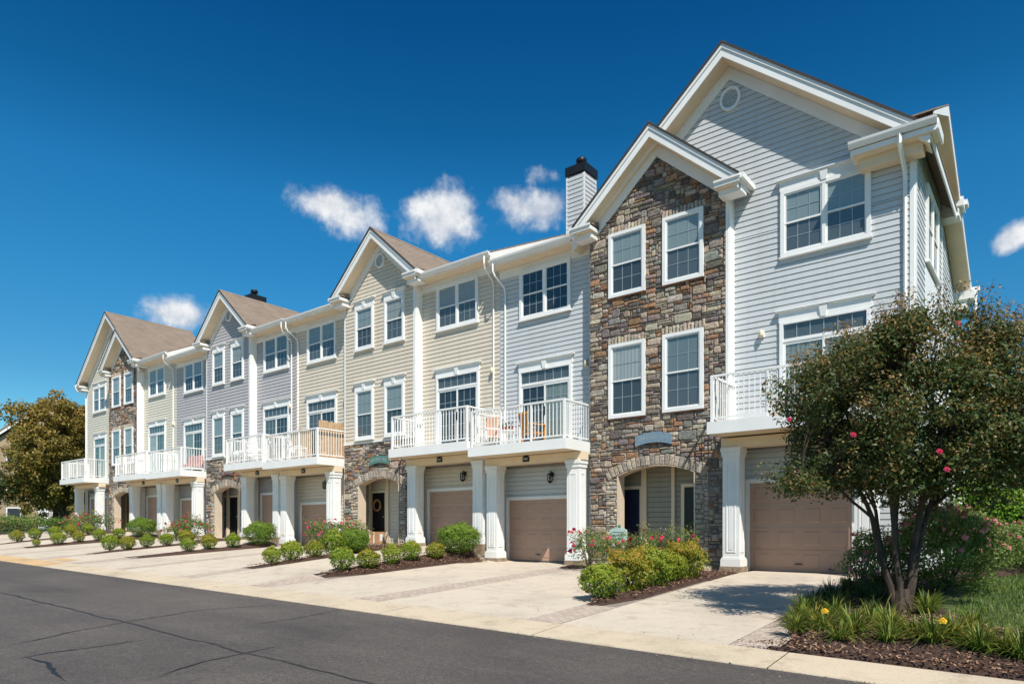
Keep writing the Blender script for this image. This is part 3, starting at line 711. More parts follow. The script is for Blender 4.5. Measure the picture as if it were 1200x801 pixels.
def stonework(h, fr, u0, u1, z0, z1, holes=(), arch=None, gab=None, cell=.06):
    """irregular coursed rubble: real blocks over a mortar bed"""
    b = MB(); nu, nz = int(round((u1-u0)/cell)), int(round((z1-z0)/cell)); cu, cz = (u1-u0)/nu, (z1-z0)/nz
    occ = np.zeros((nu, nz), bool); lightm = np.zeros((nu, nz), bool)
    for i in range(nu):
        for j in range(nz):
            u, z = u0+(i+.5)*cu, z0+(j+.5)*cz
            for (a, c, d, e) in holes:
                if a < u < c and d < z < e+.2: occ[i, j] = True
            if arch:
                xc, hw, zs, R, zc = arch
                d = math.hypot(u-xc, z-zc)
                if abs(u-xc) < hw and z < zs: occ[i, j] = True
                if z >= zs-.05 and d < R+.25 and abs(u-xc) < hw+.2: occ[i, j] = True
                if hw <= abs(u-xc) < hw+.34 and z < zs: lightm[i, j] = True
            if gab and z > gab[1]-gab[2]*abs(u-gab[0])-.30: occ[i, j] = True
    for _ in range(nu*nz//14):
        W, H = random.choice([3, 4, 5, 6, 6, 7, 8]), random.choice([2, 2, 3, 3, 4]); i, j = random.randrange(-1, nu), random.randrange(-1, nz); i = max(0, i); j = max(0, j)
        if i+W > nu or j+H > nz or occ[i:i+W, j:j+H].any() or lightm[i:i+W, j:j+H].any(): continue
        occ[i:i+W, j:j+H] = True; stone_block(b, fr, u0+i*cu, u0+(i+W)*cu, z0+j*cz, z0+(j+H)*cz, None, .042)
    for j in range(nz):
        i = 0
        while i < nu:
            if occ[i, j]: i += 1; continue
            lm = lightm[i, j]
            H = random.choice([1, 2, 2]) if lm else random.choice([1, 2, 2, 3]); W = random.choice([2, 3, 4, 5]) if lm else random.choice([2, 3, 4, 5, 6])
            H = min(H, W+1)
            w = 0
            while w < W and i+w < nu and not occ[i+w, j] and lightm[i+w, j] == lm: w += 1
            hh = 1
            while hh < H and j+hh < nz and not occ[i:i+w, j+hh].any() and (lightm[i:i+w, j+hh] == lm).all(): hh += 1
            occ[i:i+w, j:j+hh] = True
            stone_block(b, fr, u0+i*cu, u0+(i+w)*cu, z0+j*cz, z0+(j+hh)*cz, random.choice(LIGHT) if lm else None)
            i += w
    for (a, c, d, e) in holes:                        # soldier course over each window
        n = int((c-a+.1)/.095)
        for k in range(n): stone_block(b, fr, a-.05+(c-a+.1)*k/n, a-.05+(c-a+.1)*(k+1)/n, e+.005, e+.19+random.uniform(-.02, .03), random.choice(LIGHT), .05)
    if arch:
        xc, hw, zs, R, zc = arch; th = math.asin(hw/R); n = 22; tw = th+.11
        for k in range(n):
            a0, a1 = -tw+2*tw*k/n, -tw+2*tw*(k+1)/n; s_ = MB(); c = random.choice(LIGHT); r0, r1 = R+.008, R+.24+random.uniform(0, .05); w = .055+random.uniform(-.01, .015)
            g = .0015; Q = lambda r, a, w_: fr.p(xc+r*math.sin(a), w_, zc+r*math.cos(a))
            a0 += g; a1 -= g; O = [(r0, a0), (r0, a1), (r1, a1), (r1, a0)]; am, rm = (a0+a1)/2, (r0+r1)/2
            I = [(rm+(r-rm)*.84, am+(a-am)*.7) for r, a in O]; j = random.uniform(.85, 1.15); c = tuple(x*j for x in c)
            b.poly([Q(r, a, w) for r, a in I], col=c)
            for q in range(4):
                m = (q+1) % 4; b.poly([Q(*O[q], w*.6), Q(*O[m], w*.6), Q(*I[m], w), Q(*I[q], w)], col=c); b.poly([Q(*O[q], 0), Q(*O[m], 0), Q(*O[m], w*.6), Q(*O[q], w*.6)], col=c)
    return b.build('stone_cladding', 'stone', h, col=True)
def arch_wall(h, Y, x0, x1, z0, z1, arch, thick=.3, mat='mortar'):
    """backing wall with an arched opening, jambs lined"""
    xc, hw, zs, R, zc = arch; th = math.asin(hw/R); n = 16
    A = [(xc+R*math.sin(a), zc+R*math.cos(a)) for a in np.linspace(-th, th, n+1)]
    b = MB(); b.poly([(x0, Y, z0), (xc-hw, Y, z0), (xc-hw, Y, zs), (x0, Y, zs)]); b.poly([(xc+hw, Y, z0), (x1, Y, z0), (x1, Y, zs), (xc+hw, Y, zs)])
    for i in range(n): b.poly([(A[i][0], Y, A[i][1]), (A[i+1][0], Y, A[i+1][1]), (A[i+1][0], Y, z1), (A[i][0], Y, z1)])
    b.poly([(x0, Y, zs), (xc-hw, Y, zs), (xc-hw, Y, z1), (x0, Y, z1)]); b.poly([(xc+hw, Y, zs), (x1, Y, zs), (x1, Y, z1), (xc+hw, Y, z1)])
    w = b.build('stone_backing', mat, h)
    j = MB(); e = .012; Yb = Y+thick; Yf = Y-.045
    j.box(xc-hw-.02, xc-hw+e, Yf, Yb, z0, zs); j.box(xc+hw-e, xc+hw+.02, Yf, Yb, z0, zs)
    for i in range(n): j.hexa([(A[i][0], Yf, A[i][1]-e), (A[i+1][0], Yf, A[i+1][1]-e), (A[i+1][0], Yb, A[i+1][1]-e), (A[i][0], Yb, A[i][1]-e), (A[i][0], Yf, A[i][1]+.004), (A[i+1][0], Yf, A[i+1][1]+.004), (A[i+1][0], Yb, A[i+1][1]+.004), (A[i][0], Yb, A[i][1]+.004)])
    j.build('arch_lining', 'jamb', h)
def plaque(h, xc, zc, Y, mat):
    w, hh = .5, .13; N_ = 12
    def arc(z, k): return [(xc-w+2*w*i/N_, z+.08*(1-((i-N_/2)/(N_/2))**2)) for i in range(N_+1)]
    lo, up = arc(zc-hh, 1), arc(zc+hh, 1); b = MB(); b.prism(lo+up[::-1], Y-.09, Y-.05); P = b.build('address_plaque', mat, h)
    m = MB()
    for i in range(17):   # raised lettering, too small to read
        x = xc-.42+.05*i; z = zc+.08*(1-((x-xc)/w)**2)
        if i in (4, 11): continue
        hgt = random.choice([.05, .055, .04]); m.box(x, x+.012, Y-.095, Y-.091, z-hgt, z+hgt)
        m.box(x+.0125, x+.032, Y-.095, Y-.091, z+hgt-.014, z+hgt)
        if i % 2: m.box(x+.0125, x+.032, Y-.095, Y-.091, z-.008, z+.006)
        if i % 3: m.box(x+.0125, x+.032, Y-.095, Y-.091, z-hgt, z-hgt+.014)
    m.build('lettering', 'ink', P)
def entry_door(h, fr, u0, u1, z0, z1, mat, wreath=False):
    b = MB(); fr.box(b, u0, u1, -.02, .035, z0, z1); W = u1-u0
    for (a, c, d, e) in ((.14, .46, .08, .42), (.54, .86, .08, .42), (.14, .46, .48, .92), (.54, .86, .48, .92)):
        fr.box(b, u0+W*a, u0+W*c, .0, .043, z0+(z1-z0)*d, z0+(z1-z0)*e)
    D = b.build('entry_door', mat, h); f = MB(); t = .09
    fr.box(f, u0-t, u0-.002, -.02, .06, z0, z1+t); fr.box(f, u1+.002, u1+t, -.02, .06, z0, z1+t); fr.box(f, u0, u1, -.02, .06, z1+.002, z1+t); f.build('frame', 'soffit', D)
    q = MB(); p = fr.p(u1-.07, .06, z0+.95); q.lathe(p[0], p[1], [(0, p[2]-.03), (.028, p[2]-.015), (.028, p[2]+.015), (0, p[2]+.03)], 10); q.build('handle', 'duct', D, smooth=True)
    return D
def gable_unit(h, x0, x1, sid, stone_top, zfl, dz, arch_dz, xa, za, doors=('door', 'door'), plq='plaque_b', full_stone=False, cornices=True, mirror=False, seed=0):
    """projecting gabled bay: arched porch below, two storeys of windows above"""
    random.seed(100+seed)
    Y = 15.7; fr = front(Y); xc = (x0+x1)/2; hw = 1.055; zs = 1.44+arch_dz; rise = .22; R = (hw*hw+rise*rise)/(2*rise); zc = zs+rise-R
    arch = (xc, hw, zs, R, zc); wr = .52
    wx = [(xc-1.31, xc-.25), (xc+.23, xc+1.29)] if full_stone else [(xc-1.21, xc-.22), (xc+.36, xc+1.35)]
    up = (6.1+dz, 7.78+dz) if full_stone else (6.12+dz, 7.63+dz)
    lo = (2.94+dz, 4.88+dz) if full_stone else (2.93+dz, 4.72+dz)
    s = .875; half = (x1-x0)/2+.32; eave = za-s*half
    arch_wall(h, Y, x0, x1, zfl-.3, (za if full_stone else stone_top), arch) if not full_stone else arch_wall(h, Y, x0, x1, zfl-.3, 4., arch)
    if full_stone:
        q = MB(); k = eave; q.poly([(x0, Y, 4.), (x1, Y, 4.), (x1, Y, za-s*(x1-xa)-.3), (xa, Y, za-.35), (x0, Y, za-s*(xa-x0)-.3)]); q.build('stone_backing', 'mortar', h)
        holes = [(a, c, d, e) for a, c in wx for d, e in (up, lo)]
        stonework(h, fr, x0+.0, x1-.07, zfl-.1, za-.4, holes, arch, (xa, za-.36, s))
    else:
        stonework(h, fr, x0, x1-.0, zfl-.1, stone_top, (), arch)
        q = MB(); fr.box(q, x0, x1+.02, 0, .06, stone_top, stone_top+.06); q.build('water_table', 'white', h)
        q = MB(); siding(q, fr, x0, x1, stone_top+.06, za-.3, (xa, za-.34, s)); q.poly([(x0, Y+.002, stone_top), (x1, Y+.002, stone_top), (x1, Y+.002, eave+.1), (xa, Y+.002, za-.36), (x0, Y+.002, eave+.1)]); q.build('wall', sid, h)
        vent_round(h, xa, za-1.02, Y-.02, .23)
    for a, c in wx:
        for d, e in (up, lo):
            ww = window(h, fr, a, c, d, e, 1, 0 if full_stone else .24, sill=not full_stone)
            if full_stone:
                q = MB(); fr.box(q, a-.03, c+.03, 0, .075, d-.03, d-.003); q.build('sill', 'sillbrown', ww)
    # corner boards
    q = MB()
    if not full_stone: q.box(x1-.1, x1-.001, Y-.03, Y-.001, stone_top+.06, eave-.02)
    else: q.box(x1-.07, x1-.001, Y-.04, Y-.001, zfl, eave-.02)
    q.box(x1, x1+.025, Y-.02, 16.05, zfl, eave+.0); 
    if not full_stone: q.box(x0+.001, x0+.07, Y-.03, Y-.001, stone_top+.06, eave-.02)
    q.build('corner_board', 'white', h)
    q = MB(); q.box(x0-.02, x0, Y-.02, 16.05, zfl, eave); q.build('wall', sid if not full_stone else 'body', h)
    # solid body above the porch and behind it
    q = MB(); Yb = 16.55; q.box(x0+.01, x1-.01, Y+.31, 17.3, zs+rise+.25, eave+.05); q.box(x0+.01, x1-.01, Yb+.002, 17.3, zfl-.3, zs+rise+.24); q.box(xc+hw+.2, x1-.01, Y+.06, Yb, zfl-.3, zs+rise+.2)
    q.build('wall', 'body', h)
    q = MB(); q.box(x0+.02, xc+hw+.2, Y+.3, Yb, zs+rise+.2, zs+rise+.24); q.build('porch_ceiling', 'soffit', h)
    pl, pr = x0+.05, xc+hw+.2; pw = MB(); pb = front(Yb)
    siding(pw, pb, pl, pr, zfl, zs+rise+.2); siding(pw, rightside(pl), Y+.3, Yb, zfl, zs+rise+.2); siding(pw, leftside(pr), -Yb, -(Y+.3), zfl, zs+rise+.2)
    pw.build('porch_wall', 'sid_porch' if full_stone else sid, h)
    ht = zs+rise+.2; L_ = [(xc-.72, .15), (xc+.12, .09)] if full_stone else [(xc-1.47, .12), (xc-.44, .14), (xc+.5, .09)]
    for x, w_ in L_: MB().box(x-w_/2, x+w_/2, Yb-.09, Yb-.03, zfl, ht).build('porch_post', 'soffit', h)
    if full_stone:
        entry_door(h, pb, xc-1.62, xc-.86, zfl+.02, zfl+1.93, doors[0]); entry_door(h, pb, xc+.42, xc+1.12, zfl+.02, zfl+1.93, doors[1])
    else:
        entry_door(h, pb, xc-1.82, xc-1.62, zfl+.02, zfl+1.85, doors[0]); entry_door(h, pb, xc-1.31, xc-.60, zfl+.02, zfl+1.85, doors[1])
    q = MB(); q.box(x0+.3, x1-.25, Y-.02, Yb, zfl-.2, zfl); q.box(xc-hw-.25, x1-.35, Y-.75, Y-.03, zfl-.35, zfl-.02); q.build('porch_slab', 'stoop', h)
    plaque(h, xc-.02 if full_stone else xc+.1, zs+rise+.62 if full_stone else zs+rise+.55, Y, plq)
    gable(h, xa, za, half, s, 15.25, Y, 19.2)
def eave_unit(h, x0, x1, sid, dz, bdz, zfl, gtop, ze, left_sp=True, door=('dark_room_sheet', 'curtain'), win=('blind_l', 'blind_m'), lantern_x=.55, light=True, col_l=True, col_r=True, lside=True, wxc=None, seed=0):
    random.seed(200+seed)
    Y = 16.0; fr = front(Y); xc = wxc if wxc is not None else (x0+x1)/2-.02; zb = 2.12+bdz
    q = MB(); siding(q, fr, x0, x1, zb-.05, ze-.2); q.build('wall', sid, h)
    q = MB(); q.box(x0, x1, Y+.002, 17.3, zb-.25, ze-.1); q.box(x0, x1, 16.105, 17.3, zfl-.3, zb-.251); q.build('wall', 'body', h)
    window(h, fr, xc-.9, xc+.9, 6.2+dz, 7.66+dz, 2, 0, win[0], win[1])
    sliding_door(h, fr, xc-.92, xc+.94, zb+.27, 4.7+dz, .26, *door)
    soffit_frieze(h, x0, x1, 15.52, Y, ze-.14); gutter(h, x0+.0, x1-.0, 15.5, ze+.01)
    # ground floor
    q = MB(); siding(q, front(16.1), x0, x1, zfl, zb-.06); q.build('garage_wall', sid, h)
    garage_door(h, x0+.28, x0+2.48 if x1-x0 > 3 else x0+2.3, zfl+.01, gtop-.1, 16.08)
    balcony(h, x0+.01, x1-.01, zb, True, lside)
    q = MB(); q.box(x0+.01, x1-.01, 15.25, 15.6, zb-.22, zb-.0); q.build('beam', 'soffit', h)
    q = MB(); q.box(x0+.01, x1-.01, 15.6, 16.1, zb-.06, zb-.005); q.build('soffit', 'soffit', h)
    if col_l: column(h, x0+.08, x0+.50, 15.2, 15.6, zfl, zb-.222)
    if col_r: column(h, x1-.47, x1-.05, 15.2, 15.6, zfl, zb-.222)
    number_plate(h, (x0+x1)/2-.15, zb-.1, 15.25); lantern(h, x0+lantern_x*(x1-x0), zb-.55, 16.08)
    if light: wall_light(h, x1-.28, 4.6+dz, Y-.02)
def spout_s(h, x, ze, zbot, sg, Yw=16.0):
    """S-shaped downspout from the gutter to the wall"""
    downspout(h, [(x, 15.43, ze-.1), (x, 15.43, ze-.32), (x+sg*.03, 15.5, ze-.46), (x+sg*.06, Yw-.10, ze-.72), (x+sg*.06, Yw-.06, ze-.9), (x+sg*.06, Yw-.06, zbot)])
def chimney(h, x0, x1, y0, y1, z0, z1, mat, cap=True):
    q = MB()
    siding(q, front(y0), x0+.0, x1, z0, z1-.3); siding(q, rightside(x1), y0, y1, z0, z1-.3); siding(q, leftside(x0), -y1, -y0, z0, z1-.3)
    q.box(x0+.002, x1-.002, y0+.002, y1, z0, z1-.3)
    C = q.build('chimney', mat, h); q = MB()
    for x in (x0-.02, x1-.045): q.box(x, x+.065, y0-.025, y0+.04, z0, z1-.3); q.box(x, x+.065, y1-.06, y1+.005, z0, z1-.3)
    q.build('corner_board', 'white', C)
    q = MB(); q.box(x0-.045, x1+.045, y0-.045, y1+.045, z1-.26, z1); cx, cy = (x0+x1)/2, (y0+y1)/2
    q.build('chimney_cap', 'black', C)
    q = MB().lathe(cx, cy, [(.1, z1), (.1, z1+.16), (.16, z1+.17), (.17, z1+.28), (.15, z1+.32), (.0, z1+.33)], 14); q.build('flue', 'black', C, smooth=True)

# ================================================================= the four townhouses
S = .836
# --- nearest: pale blue-grey end house
H1 = thing('townhouse', (-7.7, 18, -.93), 'nearest townhouse, pale blue-grey siding, stone gabled bay and tall front gable', 'house', 'townhouses in the row')
eave_unit(H1, -13.16, -9.78, 'sid_blue', 0, 0, -.88, 1.02, 8.0, win=('dark_room_sheet', 'dark_room_sheet'), seed=1)
gable_unit(H1, -9.78, -5.98, 'sid_blue', 3, -.80, 0, 0, -7.82, 10.06, ('door', 'door_dark'), 'plaque_b', True, seed=2)
random.seed(3)
xa, za = -6.08, 11.42
q = MB(); f16 = front(16.0); siding(q, f16, -9.78, -2.24, 6.9, za-.4, (xa, za-.42, S)); siding(q, f16, -5.98, -2.24, 2.1, 6.9)
q.poly([(-9.78, 16.002, 6.9), (-2.24, 16.002, 6.9), (-2.24, 16.002, 7.85), (xa, 16.002, za-.4), (-9.78, 16.002, 7.85)])
q.build('wall', 'sid_blue', H1)
q = MB(); q.box(-5.98, -2.25, 16.003, 20, 1.9, 7.8); q.box(-9.78, -5.98, 17.3, 25, -1.2, 7.8); q.box(-5.98, -2.25, 16.105, 20, -1.2, 1.899); q.box(-13.1, -9.78, 17.3, 25, -1.2, 7.8); q.box(-5.98, -2.25, 20, 25.4, -1.2, 6.3); q.build('wall', 'body', H1)
gable(H1, xa, za, 4.17, S, 15.52, 16.0, 20.1, ret=False, tg=False)
vent_round(H1, xa+.03, 10.28, 15.98, .25)
window(H1, f16, -4.88, -3.03, 6.2, 7.7, 2, .24)
sliding_door(H1, f16, -4.90, -3.03, 2.41, 4.72, .27, 'curtain', 'curtain')
balcony(H1, -6.03, -2.22, 2.14)
q = MB(); siding(q, front(16.1), -5.98, -2.24, -.93, 2.05); q.build('garage_wall', 'sid_blue', H1)
garage_door(H1, -5.62, -3.42, -.93, 1.12, 16.08)
q = MB(); q.box(-6.0, -2.24, 15.25, 15.6, 1.9, 2.12); q.build('beam', 'soffit', H1); q = MB(); q.box(-6.0, -2.24, 15.6, 16.1, 2.05, 2.12); q.build('soffit', 'soffit', H1)
column(H1, -5.97, -5.55, 15.2, 15.6, -.9, 1.898); column(H1, -3.22, -2.78, 15.2, 15.6, -.9, 1.898)
wall_light(H1, -5.3, 4.55, 15.98); number_plate(H1, -4.4, 2.0, 15.25)
# cladding and openings on the right-hand side wall
rs = rightside(-2.24); q = MB()
siding(q, rs, 16.0, 20.0, -1.0, 9.0, (17.85, 9.05, .5)); siding(q, rs, 20.0, 25.4, -1.0, 8.3, (19.0, 8.35, .47))
q.poly([(-2.243, 16, -1), (-2.243, 25.4, -1), (-2.243, 25.4, 5.6), (-2.243, 20, 7.9), (-2.243, 17.85, 9.0), (-2.243, 16, 7.9)]); q.build('wall', 'sid_blue', H1)
q = MB(); q.box(-2.24, -2.205, 16.0, 16.1, -.9, 7.75); q.box(-2.32, -2.24, 15.965, 16.0, 2.4, 7.75); q.box(-2.24, -2.205, 25.3, 25.4, -.9, 5.9); q.box(-2.24, -2.20, 20.0, 20.1, -.9, 7.6); q.build('corner_board', 'white', H1)
window(H1, rs, 17.3, 19.1, 5.9, 7.6, 2, 0); window(H1, rs, 17.3, 19.1, 3.0, 4.6, 2, 0)
window(H1, rs, 23.3, 24.1, -.1, 1.4, 1, 0); window(H1, rs, 21.2, 22.2, 2.9, 4.5, 1, 0)
entry_door(H1, rs, 18.4, 19.2, -.6, 1.4, 'signgreen')
q = MB(); q.prismx([(17.0, 2.0), (19.9, 2.0), (19.9, 2.06), (17.0, 2.06)], -2.24, -1.5); q.build('door_hood', 'white', H1)
q = MB(); q.box(-2.24, -2.2, 17.25, 19.15, 4.75, 5.75); q.build('spandrel_panel', 'white', H1)
# side gable roof: ridge along x, then the lower rear slope
def side_roof(y0, yr, y1, z0, zr, z1, x0, x1):
    q = MB(); t = .035
    q.prismx([(y0, z0), (yr, zr), (y1, z1), (y1, z1-t), (yr, zr-t), (y0, z0-t)][::-1], x0, x1); q.build('roof', 'shingle', H1, uv=True)
    q = MB(); d = .27; q.prismx([(y0+.02, z0-t-.01), (yr, zr-t-.002), (y1, z1-t-.002), (y1, z1-d), (yr, zr-d), (y0+.02, z0-.1)][::-1], x1-.035, x1-.005)
    q.build('rake_board', 'white', H1)
    q = MB(); q.prismx([(y0+.05, z0-.1), (yr, zr-d+.03), (y1-.02, z1-d+.03), (y1-.02, z1-d), (yr, zr-d), (y0+.05, z0-.12)][::-1], x1-.4, x1-.036); q.build('soffit', 'soffit', H1)
side_roof(15.55, 17.8, 20.0, 8.25, 9.42, 8.42, -2.5, -1.83)
side_roof(20.0, 20.02, 23.1, 8.38, 8.37, 6.92, -6, -1.83)
q = MB(); q.box(-2.24, -1.76, 20.0, 20.55, 8.0, 8.22); q.box(-2.24, -1.85, 20.02, 20.5, 7.78, 7.999); q.box(-1.83, -1.7, 20.3, 20.6, 8.12, 8.24); q.build('cornice_return', 'white', H1); q = MB(); q.box(-2.24, -1.76, 22.7, 23.3, 6.45, 6.68); q.box(-2.24, -1.9, 22.75, 23.2, 6.2, 6.45)
q.build('cornice_return', 'white', H1)
q = MB(); q.box(-2.24, -1.65, 23.1, 23.24, 6.72, 6.86); q.build('gutter', 'white', H1)
downspout(H1, [(-1.75, 23.1, 6.7), (-1.75, 23.1, 6.0), (-1.95, 23.1, 5.6), (-2.15, 23.1, 5.5), (-2.15, 23.1, -.8)], .045)
gutter(H1, -3.35, -1.78, 15.46, 8.02)
q = MB(); q.box(-3.33, -1.80, 15.46, 15.99, 7.78, 7.88); q.box(-1.80, -1.76, 15.46, 16.2, 7.80, 7.99); q.build('cornice_return', 'white', H1)
q = MB(); q.box(-3.3, -1.82, 15.5, 15.99, 7.755, 7.778); q.box(-3.2, -2.05, 15.68, 15.99, 7.55, 7.754); q.build('soffit', 'soffit', H1)
q = MB(); q.poly([(-3.35, 15.42, 8.0), (-1.79, 15.42, 8.0), (-1.79, 15.99, 8.13), (-3.35, 15.99, 8.13)]); q.poly([(-3.35, 15.42, 8.0), (-3.35, 15.99, 8.13), (-3.35, 15.99, 7.9), (-3.35, 15.42, 7.9)]); q.build('shingle_cap', 'shingle', H1, uv=True)
downspout(H1, [(-2.42, 15.42, 7.9), (-2.42, 15.42, 7.72), (-2.40, 15.9, 7.35), (-2.40, 15.94, 7.2), (-2.40, 15.94, 2.5)], .04)
main_roof(H1, -13.15, -9.9, 8.02)
q = MB(); q.prismx([(16.2, 7.8), (21.5, 10.5), (27, 8), (27, 7.6)][::-1], -9.8, -8); q.build('roof', 'shingle', H1, uv=True)
spout_s(H1, -13.0, 8.0, 2.5, 1)
chimney(H1, -11.62, -11.0, 17.3, 17.95, 8.6, 11.02, 'sid_blue')

# --- second: cream house
H2 = thing('townhouse', (-18.4, 18, -.5), 'cream townhouse with small siding gable over stone arch, second from the right', 'house', 'townhouses in the row')
eave_unit(H2, -16.55, -13.16, 'sid_cream', .31, .2, -.48, 1.4, 8.31, door=('dark_room_sheet', 'dark_room_sheet'), wxc=-14.93, light=True, seed=4)
gable_unit(H2, -20.28, -16.55, 'sid_cream', 3.1, -.45, .31, .2, -18.3, 10.38, ('door_dark', 'door_dark'), 'plaque_g', False, seed=5)
eave_unit(H2, -23.75, -20.28, 'sid_cream', .33, .24, -.58, 1.14, 8.31, door=('blind_m', 'dark_room_sheet'), seed=6)
main_roof(H2, -16.3, -13.16, 8.33, board_r=True); main_roof(H2, -23.75, -20.4, 8.33)
q = MB(); q.prismx([(16.2, 8.66), (21.5, 11.13), (27, 8.3), (27, 8.0)][::-1], -20.4, -16.3); q.build('roof', 'shingle', H2, uv=True)
spout_s(H2, -13.34, 8.31, 2.7, -1); spout_s(H2, -23.6, 8.31, 2.7, 1)
q = MB(); q.box(-23.7, -13.2, 17.3, 26, -1, 8.2); q.build('wall', 'body', H2)
# --- third: grey house
H3 = thing('townhouse', (-28.5, 18, -.35), 'lavender-grey townhouse with siding gable over stone arch, third from the right', 'house', 'townhouses in the row')
eave_unit(H3, -26.6, -23.75, 'sid_grey', .42, .33, -.33, 1.62, 8.36, door=('blind_m', 'dark_room_sheet'), wxc=-25.1, seed=7)
gable_unit(H3, -30.27, -26.6, 'sid_grey', 3.22, -.3, .40, .3, -28.3, 10.44, ('door_dark', 'door_dark'), 'plaque_r', False, seed=8)
eave_unit(H3, -33.7, -30.27, 'sid_grey', .42, .33, -.3, 1.6, 8.36, win=('blind_l', 'dark_room_sheet'), door=('curtain', 'dark_room_sheet'), seed=9)
main_roof(H3, -26.4, -23.75, 8.38, board_r=True); main_roof(H3, -33.7, -30.4, 8.38)
q = MB(); q.prismx([(16.2, 8.7), (21.5, 11.2), (27, 8.35), (27, 8.05)][::-1], -30.4, -26.4); q.build('roof', 'shingle', H3, uv=True)
spout_s(H3, -23.92, 8.36, 2.8, -1)
q = MB(); q.box(-33.6, -23.8, 17.3, 26, -.8, 8.3); q.build('wall', 'body', H3)
chimney(H3, -30.1, -29.4, 17.4, 18.1, 8.6, 11.1, 'sid_grey')
# --- fourth: pale yellow end house
H4 = thing('townhouse', (-39.3, 18, 0), 'pale yellow townhouse at the far left end, stone bay under tall gable', 'house', 'townhouses in the row')
eave_unit(H4, -37.36, -33.7, 'sid_pale', .68, .38, -.05, 1.86, 8.69, wxc=-35.8, door=('curtain_w', 'blind_m'), seed=10)
gable_unit(H4, -40.95, -37.36, 'sid_pale', 3, .02, .62, .45, -39.0, 10.72, ('door_gold', 'door_gold'), 'plaque_b', True, seed=11)
random.seed(12); xa, za = -41.05, 12.12
q = MB(); siding(q, f16, -44.9, -37.36, 7.4, za-.4, (xa, za-.42, S)); siding(q, f16, -44.9, -40.95, 2.4, 7.4)
siding(q, leftside(-44.9), -25, -16, 0, 8.5); q.poly([(-44.9, 16.002, 7.4), (-37.36, 16.002, 7.4), (-37.36, 16.002, 8.5), (xa, 16.002, za-.4), (-44.9, 16.002, 8.5)]); q.build('wall', 'sid_pale', H4)
q = MB(); q.box(-44.89, -40.95, 16.003, 25, 2.2, 8.5); q.box(-44.89, -40.95, 16.105, 25, -.5, 2.199); q.box(-40.95, -33.8, 17.3, 25, -.5, 8.5); q.build('wall', 'body', H4)
gable(H4, xa, za, 4.17, S, 15.52, 16.0, 20.3, retw=.6, ret_r=False)
vent_round(H4, xa-.05, 10.95, 15.98, .25)
window(H4, f16, -43.9, -42.1, 6.85, 8.3, 2, .24); sliding_door(H4, f16, -43.75, -42.1, 2.95, 5.35, .27, 'dark_room_sheet', 'curtain')
balcony(H4, -44.7, -41.2, 2.66)
q = MB(); siding(q, front(16.1), -44.9, -40.95, 0, 2.6); q.build('garage_wall', 'sid_pale', H4)
garage_door(H4, -44.5, -42.2, .0, 1.9, 16.08)
q = MB(); q.box(-44.7, -41.2, 15.25, 15.6, 2.44, 2.65); q.build('beam', 'soffit', H4); q = MB(); q.box(-44.7, -41.2, 15.6, 16.1, 2.6, 2.65); q.build('soffit', 'soffit', H4)
column(H4, -44.6, -44.18, 15.2, 15.6, 0, 2.438); column(H4, -41.7, -41.28, 15.2, 15.6, 0, 2.438)
q = MB(); q.box(-44.95, -44.8, 15.97, 16.0, .1, 8.5); q.build('corner_board', 'white', H4)
main_roof(H4, -37.2, -33.7, 8.71, board_r=True)
q = MB(); q.prismx([(16.2, 9.0), (22.5, 12.0), (28, 9.2), (28, 8.9)][::-1], -41.0, -37.2); q.build('roof', 'shingle', H4, uv=True)
spout_s(H4, -33.95, 8.69, 2.9, -1); spout_s(H4, -45.0, 8.69, .2, 1)
q = MB().lathe(-37.5, 21.5, [(.1, 11.3), (.1, 12.1), (.16, 12.12), (.16, 12.25), (0, 12.27)], 12); q.build('roof_vent', 'black', H4, smooth=True)
# porch wreath and package
fr = front(17.28)
W = bpy.data.objects
q = MB(); cx, cz = -19.37, .95
q.tube([(cx+.19*math.cos(a), 16.44, cz+.19*math.sin(a)) for a in np.linspace(0, 2*PI, 25)], .045, 8, False); tag(q.build('wreath', 'gold', smooth=True), 'round straw wreath hanging on the dark door of the cream house porch', 'wreath')
pk = thing('package', (-19.1, 16.3, -.45), 'cardboard delivery box on the porch by the door with the wreath', 'box')
q = MB(); q.box(-19.35, -18.92, 16.12, 16.4, -.449, -.02); q.build('carton', 'cardboard', pk); q = MB(); q.box(-18.919, -18.915, 16.18, 16.32, -.35, -.1); q.box(-19.2, -19.14, 16.115, 16.119, -.449, -.02); q.build('shipping_label', 'paperlabel', pk)
# sign in front of the nearest porch
sg = thing('yard_sign', (-8.25, 14.5, -.93), 'pale teal board sign with a green finial standing among the roses by the stone porch', 'sign')
q = MB(); pts = [(-8.48, .0), (-8.02, .0), (-8.02, .36)]+[(-8.25+.23*math.cos(a), .36+.07*math.sin(a)) for a in np.linspace(0, PI, 9)][1:-1]+[(-8.48, .36)]
q.prism([(x, z-.35) for x, z in pts], 14.48, 14.52); q.build('sign_board', 'signteal', sg)
q = MB(); q.box(-8.27, -8.23, 14.525, 14.56, -1.0, .1); q.lathe(-8.25, 14.54, [(0, .08), (.035, .1), (.035, .14), (0, .17)], 10); q.build('post', 'signgreen', sg)
q = MB()
for i, (w_, z) in enumerate([(.13, -.02), (.16, -.1), (.15, -.18)]): q.box(-8.25-w_, -8.25+w_, 14.476, 14.479, z-.014, z+.014)
q.build('sign_lettering', 'duct', sg)

